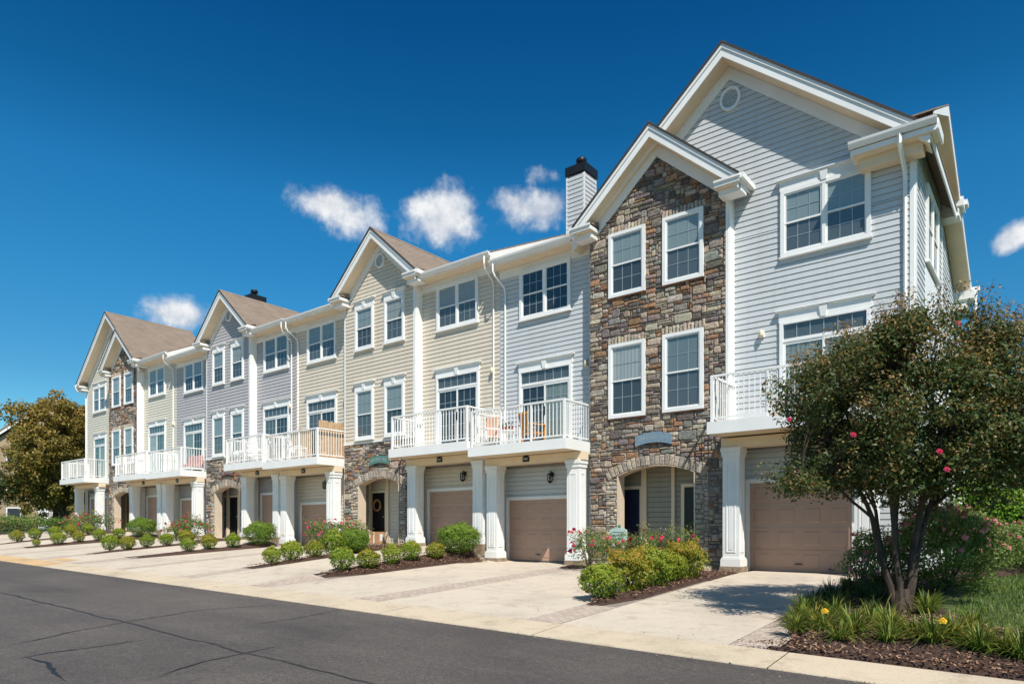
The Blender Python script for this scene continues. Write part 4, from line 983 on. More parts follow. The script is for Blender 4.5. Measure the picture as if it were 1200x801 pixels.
# ------------------------------------------------------------------ balcony furniture
def chair(name, loc, label, mat, rz=0, group=None, towel=False):
    t = thing(name, loc, label, 'chair', group); L = []
    def part(nm, f): q = MB(); f(q); q.xform(Matrix.Rotation(rz, 4, 'Z')); q.v = [(x+loc[0], y+loc[1], z+loc[2]) for x, y, z in q.v]; return q.build(nm, mat, t)
    part('seat', lambda q: [q.box(-.24, .24, -.24+.08*i, -.24+.08*i+.065, .40, .425) for i in range(6)])
    def back(q):
        for i in range(5): q.hexa([(-.2+.09*i, .24, .45), (-.2+.09*i+.06, .24, .45), (-.2+.09*i+.06, .26, .45), (-.2+.09*i, .26, .45), (-.2+.09*i, .34, .92), (-.2+.09*i+.06, .34, .92), (-.2+.09*i+.06, .36, .92), (-.2+.09*i, .36, .92)])
        q.box(-.25, .25, .335, .375, .9, .97)
    part('backrest', back)
    for sx in (-1, 1):
        part('armrest', lambda q: q.box(sx*.26-.03, sx*.26+.03, -.26, .3, .62, .65))
        for sy in (-1, 1): part('leg', lambda q: q.box(sx*.24-.02, sx*.24+.02, sy*.22-.02, sy*.22+.02, 0, .62))
    return t
zb1 = 2.12+.21; zb2 = 2.32+.21; zb3 = 2.45+.21
chair('patio_chair', (-11.45, 15.35, zb1), 'orange wooden slatted chair on the pale blue house balcony, seen through the railing', 'orangewood', PI*.9)
chair('patio_chair', (-12.95, 15.3, zb1), 'white resin chair with a peach towel, left end of the blue house balcony', 'plasticw', -.6)
q = MB(); q.box(-13.2, -12.72, 15.28, 15.31, zb1+.38, zb1+1.0); q.box(-13.2, -12.72, 15.31, 15.5, zb1+.97, zb1+1.0); tag(q.build('towel', 'peach'), 'peach towel draped over the white chair back on the blue house balcony', 'towel')
def round_table(loc, label, mat='plasticw'):
    t = thing('patio_table', loc, label, 'table'); x, y, z = loc
    MB().lathe(x, y, [(0, z+.5), (.28, z+.5), (.29, z+.515), (.28, z+.53), (0, z+.53)], 20).build('tabletop', mat, t)
    for k in range(3): a = 2*PI*k/3; MB().tube([(x+.2*math.cos(a), y+.2*math.sin(a), z+.5), (x+.26*math.cos(a), y+.26*math.sin(a), z)], .014, 6).build('leg', mat, t)
    return t
round_table((-12.25, 15.2, zb1), 'small white round table carrying flower pots on the blue house balcony')
for i, (dx, mat, lab) in enumerate(((-.16, 'redpot', 'dark red pot at the left of the white balcony table'), (.0, 'terracotta', 'terracotta pot in the middle of the white balcony table'), (.16, 'redpot', 'dark red pot at the right of the white balcony table'))):
    x, y, z = -12.25+dx, 15.15, zb1+.53; p = thing('plant_pot', (x, y, z), lab, 'pot', 'pots on the white balcony table')
    MB().lathe(x, y, [(0, z), (.045, z), (.065, z+.12), (.07, z+.12), (.055, z+.11), (0, z+.1)], 12).build('pot', mat, p, smooth=True)
    q = MB()
    for k in range(14): a = random.uniform(0, 6.28); r = random.uniform(.02, .09); q.tube([(x, y, z+.1), (x+r*math.cos(a), y+r*math.sin(a), z+.1+random.uniform(.08, .18))], .006, 3)
    q.build('foliage', 'leaf_rose', p)
chair('patio_chair', (-28.2+2.1, 15.2, zb3), 'white resin chair on the grey house balcony, nearer its left rail', 'plasticw', .3)
chair('patio_chair', (-25.2, 15.3, zb3), 'white resin chair on the grey house balcony by the dividing rail', 'plasticw', -.5)
round_table((-25.7, 14.95, zb3), 'white round table between two white chairs on the grey house balcony')
# cedar screens round the cream house's left balcony
sc_ = thing('wood_screen', (-20.5, 15.2, zb2+.04), 'weathered cedar picket screen standing inside the right rail of the cream house balcony', 'screen')
q = MB()
for k in range(12): y = 14.72+k*.1; q.box(-20.50, -20.48, y, y+.085, zb2+.04, zb2+1.42+random.uniform(-.02, .02))
q.build('pickets', 'fence', sc_); q = MB(); q.box(-20.53, -20.501, 14.7, 15.9, zb2+.3, zb2+.36); q.box(-20.53, -20.501, 14.7, 15.9, zb2+1.1, zb2+1.16); q.build('rails', 'fence', sc_)
sc_ = thing('wood_screen', (-22.9, 15.6, zb2+.04), 'low cedar picket screen across the left half of the same cream house balcony', 'screen')
q = MB()
for k in range(14): x = -23.6+k*.1; q.box(x, x+.085, 15.6, 15.62, zb2+.04, zb2+1.28+random.uniform(-.02, .02))
q.build('pickets', 'fence', sc_); q = MB(); q.box(-23.6, -22.2, 15.621, 15.65, zb2+.3, zb2+.36); q.box(-23.6, -22.2, 15.56, 15.70, zb2+1.285, zb2+1.3); q.build('rails', 'fence', sc_)
p = thing('plant_pot', (-22.9, 15.62, zb2+1.3), 'orange pot standing on top of the low cedar screen', 'pot')
MB().lathe(-22.9, 15.62, [(0, zb2+1.30), (.06, zb2+1.30), (.09, zb2+1.42), (.0, zb2+1.42)], 12).build('pot', 'terracotta', p)
chair('patio_chair', (-22.3, 15.1, zb2), 'white chair behind the railing of the cream house balcony with the cedar screens', 'plasticw', 2.2)
bn = thing('bench', (-31.4, 15.6, zb3), 'cushioned bench in faded pink on the far grey house balcony', 'bench')
q = MB(); q.box(-32.0, -30.9, 15.3, 15.75, zb3+.3, zb3+.44); q.box(-32.0, -30.9, 15.7, 15.85, zb3+.44, zb3+.85); q.build('cushions', 'pinkfab', bn); q = MB(); q.box(-32.05, -30.85, 15.28, 15.86, zb3+.22, zb3+.29)
for x in (-32, -30.95): q.box(x, x+.05, 15.3, 15.35, zb3, zb3+.22); q.box(x, x+.05, 15.8, 15.85, zb3, zb3+.22)
q.build('bench_frame', 'plasticw', bn)
p = thing('plant_pot', (-4.85, 15.4, 2.35), 'beige planter on the nearest balcony at the right', 'pot')
MB().lathe(-4.85, 15.4, [(0, 2.36), (.1, 2.36), (.14, 2.66), (.12, 2.66), (0, 2.62)], 14).build('pot', 'jamb', p)

# ------------------------------------------------------------------ plants
def leaf_quad(b, c, n, size, asp=.5, rv=.5):
    n = n.normalized(); a = n.orthogonal().normalized(); a = Matrix.Rotation(random.uniform(0, 6.28), 3, n) @ a; t = n.cross(a)
    l = size*.5; w = size*asp*.5
    b.poly([c-a*l, c+t*w-a*l*.1, c+a*l, c-t*w-a*l*.1], rv=rv)
def rnd_dir():
    while True:
        v = Vector((random.uniform(-1, 1), random.uniform(-1, 1), random.uniform(-1, 1)))
        if .05 < v.length < 1: return v.normalized()
def shrub_mesh(b, R, H, n, size, lump=.14, asp=.45, seed=0, lo=.05):
    """leaves through the outer shell of an uneven mound of radius R and height H"""
    for i in range(n):
        d = rnd_dir(); d.z = abs(d.z) if random.random() < .45 else d.z
        k = 1+lump*2*noise.noise(d*2.1+Vector((seed*3.1, 0, 0)))+lump*noise.noise(d*5+Vector((0, seed*2.3, 0)))
        r = k*(random.uniform(.55, 1.)**.5)*(1.10 if random.random() < .07 else 1.)
        c = Vector((d.x*R*r, d.y*R*r, H*.5+d.z*H*.5*r))
        if c.z < lo*.6: continue
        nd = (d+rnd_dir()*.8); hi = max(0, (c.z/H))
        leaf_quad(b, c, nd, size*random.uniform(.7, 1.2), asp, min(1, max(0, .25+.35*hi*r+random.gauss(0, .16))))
def stems(b, R, H, n=9):
    for i in range(n):
        a = random.uniform(0, 6.28); r = R*random.uniform(.3, .75); b.tube([(0, 0, -.04), (r*.35*math.cos(a), r*.35*math.sin(a), H*.3), (r*math.cos(a), r*math.sin(a), H*random.uniform(.5, .75))], [.012, .009, .004], 5)
def make_shrub(name, R, H, n, size, mat, seed, lump=.14):
    random.seed(seed); t = thing(name, (0, 0, 0), 'x', 'shrub'); f = MB(); shrub_mesh(f, R, H, n, size, lump, seed=seed); f.build('foliage', mat, t, rv=True)
    s = MB(); stems(s, R, H); s.build('stems', 'bark2', t); return t
small = [make_shrub('shrub', .28, .52, 3000, .05, 'leaf_shrub', 21, .10), make_shrub('shrub', .28, .50, 3000, .05, 'leaf_shrub_red', 22, .12), make_shrub('shrub', .27, .54, 3000, .05, 'leaf_shrub', 23, .14)]
near = [make_shrub('shrub', .36, .60, 5200, .055, 'leaf_shrub', 31, .2), make_shrub('shrub', .42, .74, 6500, .055, 'leaf_shrub_red', 32, .3), make_shrub('shrub', .40, .72, 6500, .055, 'leaf_shrub', 33, .3)]
big = [make_shrub('shrub', .62, .88, 9000, .055, 'leaf_box', 41, .12)]
used = set()
def place(pool, i, x, y, sc, label, group, rz=None):
    src = pool[i % len(pool)]; loc = (x, y, G(x, y)+.03); rz = random.uniform(0, 6.28) if rz is None else rz
    if src.name not in used:
        used.add(src.name); src.location = loc; src.rotation_euler = (0, 0, rz); src.scale = (sc,)*3 if not isinstance(sc, tuple) else sc; src['label'] = label; src['group'] = group; return src
    return copy_thing(src, loc, rz, sc, label, group)
ordn = ['first', 'second', 'third', 'fourth', 'fifth', 'sixth', 'seventh']
GRP = 'clipped shrubs in the driveway planting beds'
random.seed(5)
for i, (x, y, s_) in enumerate(((-6.1, 10.1, 1.0), (-6.12, 11.15, 1.0), (-6.05, 11.95, 1.0), (-6.05, 12.7, .95), (-6.0, 13.35, 1.0))):
    place(near, i, x, y, s_, '%s shrub from the street in the bed by the nearest stone porch' % ordn[i], GRP)
BEDS = [(-13.35, [10.3, 11.0, 11.8, 12.5, 13.35], 14.35, 'bed left of the pale blue house'),
        (-16.45, [10.3, 10.9, 11.65, 12.3], 12.95, 'bed before the cream house porch'),
        (-23.6, [11.6, 12.35, 13.2], 14.3, 'bed between cream and grey houses'),
        (-26.65, [10.25, 10.8, 11.5, 12.2, 12.95], None, 'bed before the grey house porch'),
        (-33.5, [10.0, 10.8, 11.6, 12.4, 13.25], 14.25, 'bed between grey and yellow houses'),
        (-36.95, [10.3, 11.0, 11.8, 12.5, 13.2], None, 'bed before the yellow house porch')]
k = 0
for xc, ys, yb_, nm in BEDS:
    for i, y in enumerate(ys):
        s_ = random.uniform(.9, 1.12)
        if xc == -16.45 and i >= 3: s_ = 1.25
        if xc == -33.5 and i == 0: s_ = .55
        place(small, k, xc+random.uniform(-.06, .06), y, (s_, s_, s_*random.uniform(.9, 1.1)), '%s small shrub from the street, %s' % (ordn[i], nm), GRP); k += 1
    if yb_: place(big, 0, xc+(.0 if xc != -16.45 else .1), yb_, (1.0 if xc != -16.45 else .8), 'large rounded shrub at house end, %s' % nm, 'large rounded shrubs by the columns')
place(big, 0, -16.35, 12.95, .68, 'bushy mid-sized shrub topping the row in the bed before the cream house porch', 'large rounded shrubs by the columns')
# rose bushes: leaves, canes and separate blossoms
def blossom_mesh(mat, R=.035):
    b = MB()
    for ring, (n, r, z) in enumerate(((6, R, .0), (5, R*.7, .012), (3, R*.4, .02))):
        for k in range(n):
            a = 2*PI*k/n+ring; c = Vector((r*.6*math.cos(a), r*.6*math.sin(a), z)); leaf_quad(b, c, Vector((math.cos(a)*.6, math.sin(a)*.6, 1)), R*1.3, .8, random.uniform(.2, .9))
    me = b.build('blossom_src', mat, rv=True); d = me.data; bpy.data.objects.remove(me); return d
BR, BP = blossom_mesh('petal_r', .05), blossom_mesh('petal_p', .045); BY = blossom_mesh('petal_y', .042)
def rose(x, y, R, H, n, nb, data, label, seed, size=.05, lump=.38):
    random.seed(seed); z = G(x, y)+.03; t = thing('rose_bush', (x, y, z), label, 'rose bush', 'rose bushes in flower'); f = MB()
    shrub_mesh(f, R, H, n, size, lump, .5, seed); f.v = [(a*1.+x, b_+y, c+z) for a, b_, c in f.v]; f.build('foliage', 'leaf_rose', t, rv=True)
    s = MB()
    for i in range(16):
        a = random.uniform(0, 6.28); r = R*random.uniform(.4, 1.0); s.tube([(x, y, z-.05), (x+r*.5*math.cos(a), y+r*.5*math.sin(a), z+H*.5), (x+r*math.cos(a), y+r*math.sin(a), z+H*random.uniform(.75, 1.08))], [.012, .008, .003], 4)
    s.build('canes', 'bark2', t)
    for i in range(nb):
        d = rnd_dir(); d.z = abs(d.z); d.y = -abs(d.y) if random.random() < .7 else d.y; d.normalize()
        k = 1+2*lump*noise.noise(d*2.1+Vector((seed*3.1, 0, 0)))
        o = bpy.data.objects.new('blossom', data); COL.objects.link(o); o.parent = t
        o.location = (d.x*R*k*1.02, d.y*R*k*1.02, H*.42+d.z*H*.6*k); o.rotation_euler = (random.uniform(-.6, 1.4), random.uniform(-.5, .5), random.uniform(0, 6)); sc = random.uniform(.7, 1.25); o.scale = (sc,)*3
rose(-8.9, 14.2, .52, .95, 2600, 14, BR, 'red-flowered rose bush at the left end of the nearest stone porch bed', 1)
rose(-8.0, 14.0, .5, .85, 2400, 9, BR, 'red-flowered rose bush in front of the teal sign', 2)
rose(-7.25, 14.1, .5, .95, 2600, 16, BR, 'red rose bush in the middle of the nearest porch opening', 3)
rose(-6.5, 14.2, .42, 1.0, 2000, 7, BR, 'loose rose bush beside the nearest white column and stone step', 4)
rose(-19.3, 13.9, .5, .95, 1800, 16, BR, 'rose bush with crimson blooms left of the cream house arch', 5, .06)
rose(-18.3, 13.9, .5, .9, 1800, 12, BR, 'rose bush with crimson blooms just below the cream house arch', 6, .06)
rose(-17.4, 13.9, .42, .85, 1400, 10, BR, 'rose bush with bright pink blooms at the right of the cream house arch', 7, .06)
rose(-28.2, 14.0, .7, 1.0, 2200, 22, BR, 'wide rose bush with red blooms in front of the grey house arch', 8, .07)
rose(-29.6, 14.0, .5, .7, 1200, 12, BR, 'low rose bush left of the grey house arch', 9, .07)
rose(-38.2, 14.0, .8, 1.0, 1600, 26, BR, 'rose bush with red blooms in front of the far yellow house', 10, .08)
rose(-39.8, 14.0, .8, 1.0, 1600, 20, BR, 'farther rose bush with red blooms by the far yellow house', 11, .08)
rose(-1.35, 12.8, .85, 1.35, 19000, 75, BP, 'big pink-flowered rose bush behind the crape myrtle trunks', 12, .055, .18)
rose(-2.35, 13.0, .5, 1.0, 6500, 18, BP, 'pink-flowered rose bush between the garage column and the crape myrtle', 13, .05, .2)
rose(-.55, 16.3, 1.0, .8, 10000, 50, BP, 'pink-flowered rose bush on the lawn edge by the hedge', 14, .06, .2)
rose(-2.45, 12.1, .3, .75, 700, 8, BP, 'spindly flowering shrub at the edge of the right driveway', 15, .05)

# blade plants
def clump(name, n, L, w, mat, seed, spread=.5, label='x', cat='plant'):
    random.seed(seed); t = thing(name, (0, 0, 0), label, cat); b = MB()
    for i in range(n):
        a = random.uniform(0, 6.28); r0 = random.uniform(0, .07); l = L*random.uniform(.6, 1.1); out = random.uniform(.25, 1.)*spread; x, y = r0*math.cos(a), r0*math.sin(a); prev = None; rv = min(1, max(0, random.gauss(.5, .25)))
        side = Vector((-math.sin(a), math.cos(a), 0)); S_ = 5
        for k in range(S_+1):
            s = k/S_; rr = l*out*s*(.5+.5*s); zz = l*(s*(1-out*.45)-.55*out*s*s*s); ww = w*(1-s**2.2)*.5+.001
            p = Vector((x+rr*math.cos(a), y+rr*math.sin(a), zz)); cur = (p-side*ww, p+side*ww)
            if prev: b.poly([prev[0], prev[1], cur[1], cur[0]], rv=rv)
            prev = cur
    b.build('blades', mat, t, rv=True); return t
lily = [clump('daylily', 150, .48, .017, 'blade', 51, .9, cat='daylily'), clump('daylily', 140, .44, .016, 'blade', 52, 1.0, cat='daylily')]
random.seed(77)
LP = [(-2.72, 9.9), (-2.62, 9.35), (-2.25, 9.0), (-2.3, 9.75), (-1.85, 8.85), (-1.8, 9.55), (-1.5, 9.1), (-1.05, 8.75), (-.72, 8.95), (-.42, 8.7), (-.1, 8.95), (.22, 8.75), (.5, 9.05), (-.75, 9.45), (-1.35, 11.0), (.75, 8.8), (-2.45, 9.35), (-2.0, 9.2), (-1.25, 9.0), (-.9, 9.1), (-.1, 9.3), (.35, 9.1), (1.0, 8.75), (1.3, 9.0), (1.6, 8.8), (-.6, 8.6), (-.25, 8.5), (-1.3, 10.3), (-2.5, 8.75), (-1.95, 8.5), (-1.45, 8.6), (-1.6, 9.3), (-.05, 8.6), (.4, 8.6), (.85, 9.05)]
_O = ordn + ['eighth', 'ninth', 'tenth', 'eleventh', 'twelfth', 'thirteenth', 'fourteenth', 'fifteenth', 'sixteenth', 'seventeenth', 'eighteenth', 'nineteenth', 'twentieth']
def ordinal(n): return _O[n] if n < 20 else 'twenty-'+_O[n-20] if n < 29 else 'thirtieth' if n == 29 else 'thirty-'+_O[n-30]
for i, (x, y) in enumerate(sorted(LP)):
    place(lily, i, x, y, random.uniform(.85, 1.15), '%s daylily clump from the driveway, round the crape myrtle' % ordinal(i), 'daylily clumps along the curb')
lir = [clump('liriope', 120, .38, .012, 'blade_dark', 61, .75, cat='grass clump'), clump('liriope', 110, .42, .012, 'blade_dark', 62, .7, cat='grass clump')]
LQ = [(-2.75, 10.4), (-2.7, 10.9), (-2.7, 11.4), (-2.65, 11.9), (-2.35, 10.3), (-2.3, 10.8), (-2.3, 11.3), (-2.25, 11.8), (-1.95, 10.2), (-1.95, 10.7), (-1.95, 11.2), (-1.9, 11.7), (-2.6, 12.5), (-2.1, 12.3), (-1.6, 11.4), (-2.5, 10.0), (-2.8, 12.9)]
for i, (x, y) in enumerate(sorted(LQ)):
    place(lir, i, x+random.uniform(-.08, .08), y+random.uniform(-.08, .08), random.uniform(.9, 1.2), '%s dark grassy clump from the driveway, left of the crape myrtle' % ordinal(i), 'dark grassy clumps under the crape myrtle')
for i, (x, y, zz) in enumerate(((-2.22, 8.93, .3), (-.97, 8.72, .32))):
    t = thing('daylily_flower', (x, y, G(x, y)), ('yellow daylily bloom nearer the driveway, above the curb planting', 'yellow daylily bloom to the right, in front of the crape myrtle trunks')[i], 'flower', 'yellow daylily blooms')
    MB().tube([(x, y, G(x, y)), (x+.02, y-.02, G(x, y)+zz)], .004, 4).build('stalk', 'blade', t); o = bpy.data.objects.new('blossom', BY); COL.objects.link(o); o.parent = t; o.location = (.02, -.02, zz); o.rotation_euler = (.7, 0, .3)
y_ = clump('yucca', 16, .75, .05, 'blade', 66, .55, 'broad-leaved green plant at the near edge of the lawn', 'plant'); y_.location = (.35, 9.4, G(.35, 9.4)); y_.scale = (.7, .7, .8)
y_ = clump('yucca', 9, .7, .03, 'blade', 67, 1.0, 'long arching green blades at the foot of the crape myrtle', 'plant'); y_.location = (-1.75, 10.0, G(-1.75, 10.0)+.02); y_.scale = (.9, .9, .9)

# bark chips on the near bed, leaf litter
b = MB(); random.seed(9)
def chips(b, inside, bb, n, s0):
    k = 0
    while k < n:
        x, y = random.uniform(bb[0], bb[1]), random.uniform(bb[2], bb[3]); k += 1
        if not inside(x, y): continue
        z = G(x, y)+.07+random.uniform(-.01, .012); n_ = (Vector((0, 0, 1))+rnd_dir()*.6).normalized(); a = n_.orthogonal().normalized(); a = Matrix.Rotation(random.uniform(0, 6.28), 3, n_) @ a; t = n_.cross(a); l, w = random.uniform(.6, 1.6)*s0, random.uniform(.3, .6)*s0
        c = Vector((x, y, z)); b.poly([c-a*l-t*w, c+a*l-t*w*.6, c+a*l*.9+t*w, c-a*l*.8+t*w*.8], rv=random.random())
chips(b, bright[1], (-3, 4.6, YP, 10.3), 15000, .02)
for i in (0, 2, 3): chips(b, beds[i][1], beds[i][2], 4500, .02)
tag(b.build('bark_chips', 'chip', rv=True), kind='stuff', label='loose brown bark chips covering the planting beds', cat='mulch')
b = MB(); random.seed(19)
for i in range(1500):
    x = random.uniform(-16, 1.5)**1; y = random.choice([random.gauss(YE-.05, .12), random.gauss(YP+.0, .12), random.uniform(6.0, 12), random.gauss(YE-.1, .3)])
    if y > 8.2 and not (-16 < x < -3.2): continue
    n_ = (Vector((0, 0, 1))+rnd_dir()*.3).normalized(); zz = (RZ(x, y) if y < YE else G(x, y))+.012
    leaf_quad(b, Vector((x, y, zz)), n_, random.uniform(.012, .035), .6, random.uniform(.1, 1))
tag(b.build('leaf_litter', 'chip', rv=True), kind='stuff', label='scattered dry leaf bits along the curb and driveways', cat='leaf litter')
# lawn blades
b = MB(); random.seed(10); cnt = 0
while cnt < 42000:
    x, y = random.uniform(-1.5, 4.2), random.uniform(8.8, 19.3)
    cnt += 1
    if bright[1](x, y) or (x < -1.1 and y < 14): continue
    z = G(x, y); h_ = random.uniform(.03, .075); a = random.uniform(0, 6.28); w = random.uniform(.004, .008)*(1+(y-9)*.12); dx, dy = math.cos(a)*w, math.sin(a)*w; lx, ly = random.uniform(-.03, .03), random.uniform(-.03, .03)
    b.poly([(x-dx, y-dy, z), (x+dx, y+dy, z), (x+lx, y+ly, z+h_)], rv=min(1, max(0, random.gauss(.5, .2)+.3*noise.noise(Vector((x, y, 0))))))
tag(b.build('grass_blades', 'grass', rv=True), kind='stuff', label='mown lawn right of the planting bed', cat='grass')

# ------------------------------------------------------------------ trees
def leaf_cluster(b, c, r, n, size, asp=.5, bias=.5, flat=.8):
    for i in range(n):
        d = rnd_dir()*r*random.uniform(.2, 1)**.6; d.z *= flat
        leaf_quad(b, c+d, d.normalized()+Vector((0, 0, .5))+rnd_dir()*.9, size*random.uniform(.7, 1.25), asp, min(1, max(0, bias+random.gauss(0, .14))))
def grow(wood, p0, p1, r0, r1, sag=.0, n=6, wob=.05):
    pts = []; rs = []; d = (p1-p0)
    for k in range(n+1):
        s = k/n; p = p0+d*s; p.z += sag*math.sin(PI*s); f = math.sin(PI*s)
        p += Vector((noise.noise(p*1.7+Vector((p0.x*9, 0, 0))), noise.noise(p*1.7+Vector((5, p0.y*7, 0))), 0))*wob*f*2; pts.append(p); rs.append(r0+(r1-r0)*s)
    wood.tube(pts, rs, 7); return pts
def crape():
    random.seed(88); bx, by = -1.62, 10.5; bz = G(bx, by); t = thing('crape_myrtle', (bx, by, bz), 'multi-stemmed crape myrtle with bronze seed heads in the bed at the right', 'tree')
    wood = MB(); lf = MB(); sd = MB(); tips = []; base = Vector((bx, by, bz-.05))
    # camera-right and away directions for describing the vase shape
    R_, F_ = Vector((.7826, .6225, 0)), Vector((-.6225, .7826, 0))
    stems_ = [(-.72, .1, 1.35, .055), (-.30, -.15, 1.5, .05), (.02, .2, 1.6, .055), (.40, -.1, 1.55, .06), (.72, .1, 1.5, .055), (.2, .55, 1.6, .045), (-.35, .5, 1.5, .04)]
    joints_ = []
    for (rx_, ry_, hz, r) in stems_:
        p1 = base+R_*rx_*.14+F_*ry_*.16+Vector((0, 0, .35)); p2 = base+R_*rx_*.38+F_*ry_*.5+Vector((0, 0, 1.0)); p3 = base+R_*rx_*.7+F_*ry_*.8+Vector((0, 0, hz+.35))
        pts = []; rs = []; c0 = base+R_*rx_*.10+F_*ry_*.10
        for k in range(13):
            s = k/12; q = (c0*(1-s)**3+p1*3*s*(1-s)**2+p2*3*s*s*(1-s)+p3*s**3); q += Vector((noise.noise(q*2), noise.noise(q*2+Vector((3, 3, 3))), 0))*.07*s; pts.append(q); rs.append(r*(1.0-.5*s))
        wood.tube(pts, rs, 9); joints_.append((pts[-1], pts[-3], rs[-1]))
    # root flare
    wood.lathe(bx, by, [(.19, bz-.05), (.15, bz+.05), (.12, bz+.2), (.10, bz+.35)], 12)
    # crown targets
    C = base+Vector((0, 0, 2.82))+R_*.15; targets = []
    while len(targets) < 640:
        d = rnd_dir(); r = random.uniform(.25, 1)**.45
        k = 1+.35*noise.noise(d*1.8+Vector((4, 1, 2)))
        p = C+R_*d.x*(1.62 if d.x < 0 else 2.0)*r*k+F_*d.y*1.35*r*k+Vector((0, 0, d.z*1.40*r*k))
        lx = (p-C).dot(R_)
        zl = bz+1.45
        if lx < -.9: zl = bz+1.55
        if p.z < zl+.25*noise.noise(p*1.5): continue
        if p.z > bz+4.0-(.5*abs(lx+.1) if lx < -.1 else .05*lx): continue
        if noise.noise(p*2.1+Vector((7, 7, 7))) < -.17: continue
        targets.append(p)
    # low drooping limb at the left
    for k in range(26): targets.append(base+R_*random.uniform(-1.65, -.7)+F_*random.uniform(-.5, .5)+Vector((0, 0, random.uniform(1.75, 2.15))))
    mids = []
    for i in range(46):
        p = random.choice(targets); j = min(joints_, key=lambda q: (q[0]-p).length); s0 = j[0] if random.random() < .6 else j[1]
        m = s0.lerp(p, .55)+Vector((0, 0, .1)); grow(wood, s0, m, j[2]*.75, .016, .08, 6); mids.append(m)
    for k in range(5):
        e = base+R_*(-.8-.17*k)+F_*(.3-.15*k)+Vector((0, 0, 1.85+.02*k)); mids.append(e)
    lb = joints_[0][1]; grow(wood, lb, mids[-1], .022, .006, .1, 8)
    for p in targets:
        m = min(mids, key=lambda q: (q-p).length); grow(wood, m, p, .012, .003, .05, 3, .04)
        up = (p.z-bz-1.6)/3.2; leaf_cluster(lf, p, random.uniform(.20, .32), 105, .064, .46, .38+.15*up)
        out = ((p-C).length)/2.0
        if random.random() < .4+.6*max(0, up):
            q = p+((p-C).normalized()*.18+Vector((0, 0, .12))); leaf_cluster(sd, q, .13, 34, .034, .7, .5, 1.2); wood.tube([p, q+Vector((0, 0, .1))], [.004, .002], 3)
    for i in range(26):            # bare twigs above the crown, right side
        a = C+R_*random.uniform(.9, 2.3)+F_*random.uniform(-.4, .8)+Vector((0, 0, random.uniform(.3, .8)))
        e = a+R_*random.uniform(-.15, .35)+Vector((0, 0, random.uniform(.4, .95))); grow(wood, a, e, .007, .002, 0, 5, .06)
        for k in range(4): s = random.uniform(.3, .95); q = a.lerp(e, s); wood.tube([q, q+Vector((random.uniform(-.15, .15), random.uniform(-.1, .1), random.uniform(.08, .2)))], [.003, .0015], 3)
        leaf_cluster(sd, e, .07, 10, .03, .7, .5, 1.2)
    wood.build('trunk', 'bark', t, smooth=False); lf.build('crown', 'leaf_myrtle', t, rv=True); sd.build('seed_heads', 'seed', t, rv=True)
    for (a, f_, z) in ((-1.35, -.3, 1.75), (-1.1, -.9, 2.3), (-.15, -1.2, 1.85), (.05, -1.1, 3.6), (.85, -1.3, 3.65), (1.55, -1.1, 2.9), (1.9, -.6, 3.3), (-1.6, -.2, 2.6), (1.75, -.7, 3.9), (-.3, -1.3, 2.05)):
        p = R_*a+F_*f_+Vector((0, 0, z)); o = bpy.data.objects.new('blossom', BR); COL.objects.link(o); o.parent = t; o.location = p; o.rotation_euler = (1.2, 0, .6); s = random.uniform(.45, .75); o.scale = (s, s, s)
crape()
def tree(name, x, y, H, W, label, mat, seed, ncl, nl, size, lowz=.25, bark='bark2', group=None, tr=.14, dens=.35, bias=.45):
    random.seed(seed); z = G(x, min(y, 26))-.1; t = thing(name, (x, y, z), label, 'tree', group); wood = MB(); lf = MB(); base = Vector((x, y, z)); top = base+Vector((0, 0, H*.8))
    pts = grow(wood, base, top, tr, tr*.25, 0, 8, .12); C = base+Vector((0, 0, H*(1+lowz)/2)); hh = H*(1-lowz)/2
    for i in range(ncl):
        d = rnd_dir(); r = random.uniform(.15, 1)**.45; k = 1+.4*noise.noise(d*1.7+Vector((seed, 0, 0)))+.15*noise.noise(d*4+Vector((0, seed, 0)))
        p = C+Vector((d.x*W*.5*r*k, d.y*W*.5*r*k, d.z*hh*r*k))
        if i % 5 == 0: s = min(pts, key=lambda q: abs(q.z-(p.z-H*.12))); grow(wood, s, p, tr*.3, .01, .1, 4, .1)
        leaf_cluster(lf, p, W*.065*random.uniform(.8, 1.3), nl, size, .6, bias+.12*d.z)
    wood.build('trunk', bark, t, smooth=False); lf.build('crown', mat, t, rv=True); return t
tree('magnolia_tree', -53.2, 17.6, 9.4, 7.2, 'broad bronze-green tree beyond the far left end of the row', 'leaf_mag', 301, 560, 75, .20, .16, tr=.25)
tree('magnolia_tree', -64.5, 20.5, 6.6, 6.0, 'bronze-green tree at the left edge of the picture, behind the flowering one', 'leaf_mag', 302, 360, 80, .22, .2, tr=.22)
cm = tree('crape_myrtle', -55.0, 13.6, 4.9, 4.2, 'smaller crape myrtle with a few red blooms at the left edge', 'leaf_myrtle', 303, 230, 60, .13, .28, tr=.09, bias=.5)
random.seed(4)
for i in range(7):
    o = bpy.data.objects.new('blossom', BR); COL.objects.link(o); o.parent = cm; o.location = (random.uniform(-.5, 1.9), random.uniform(-1.9, -1.4), random.uniform(1.5, 4.4)); o.scale = (4, 4, 4); o.rotation_euler = (1, 0, .8)
for i, (x, y, H, W) in enumerate(((1.0, 29, 5.2, 6), (4.5, 27, 5.8, 6.5), (-.8, 34, 4.5, 6), (8.5, 30, 7.0, 8), (-3.5, 36, 5.0, 6))):
    tree('shade_tree', x, y, H, W, ['dark green tree behind the hedge, nearest the house corner', 'dark green tree behind the hedge at the right edge', 'farther dark tree seen between house corner and hedge', 'tall tree outside the right edge behind the hedge', 'dark tree directly behind the house end'][i], 'leaf_dark', 310+i, 260, 55, .19, .0, group='trees behind the hedge', tr=.15)
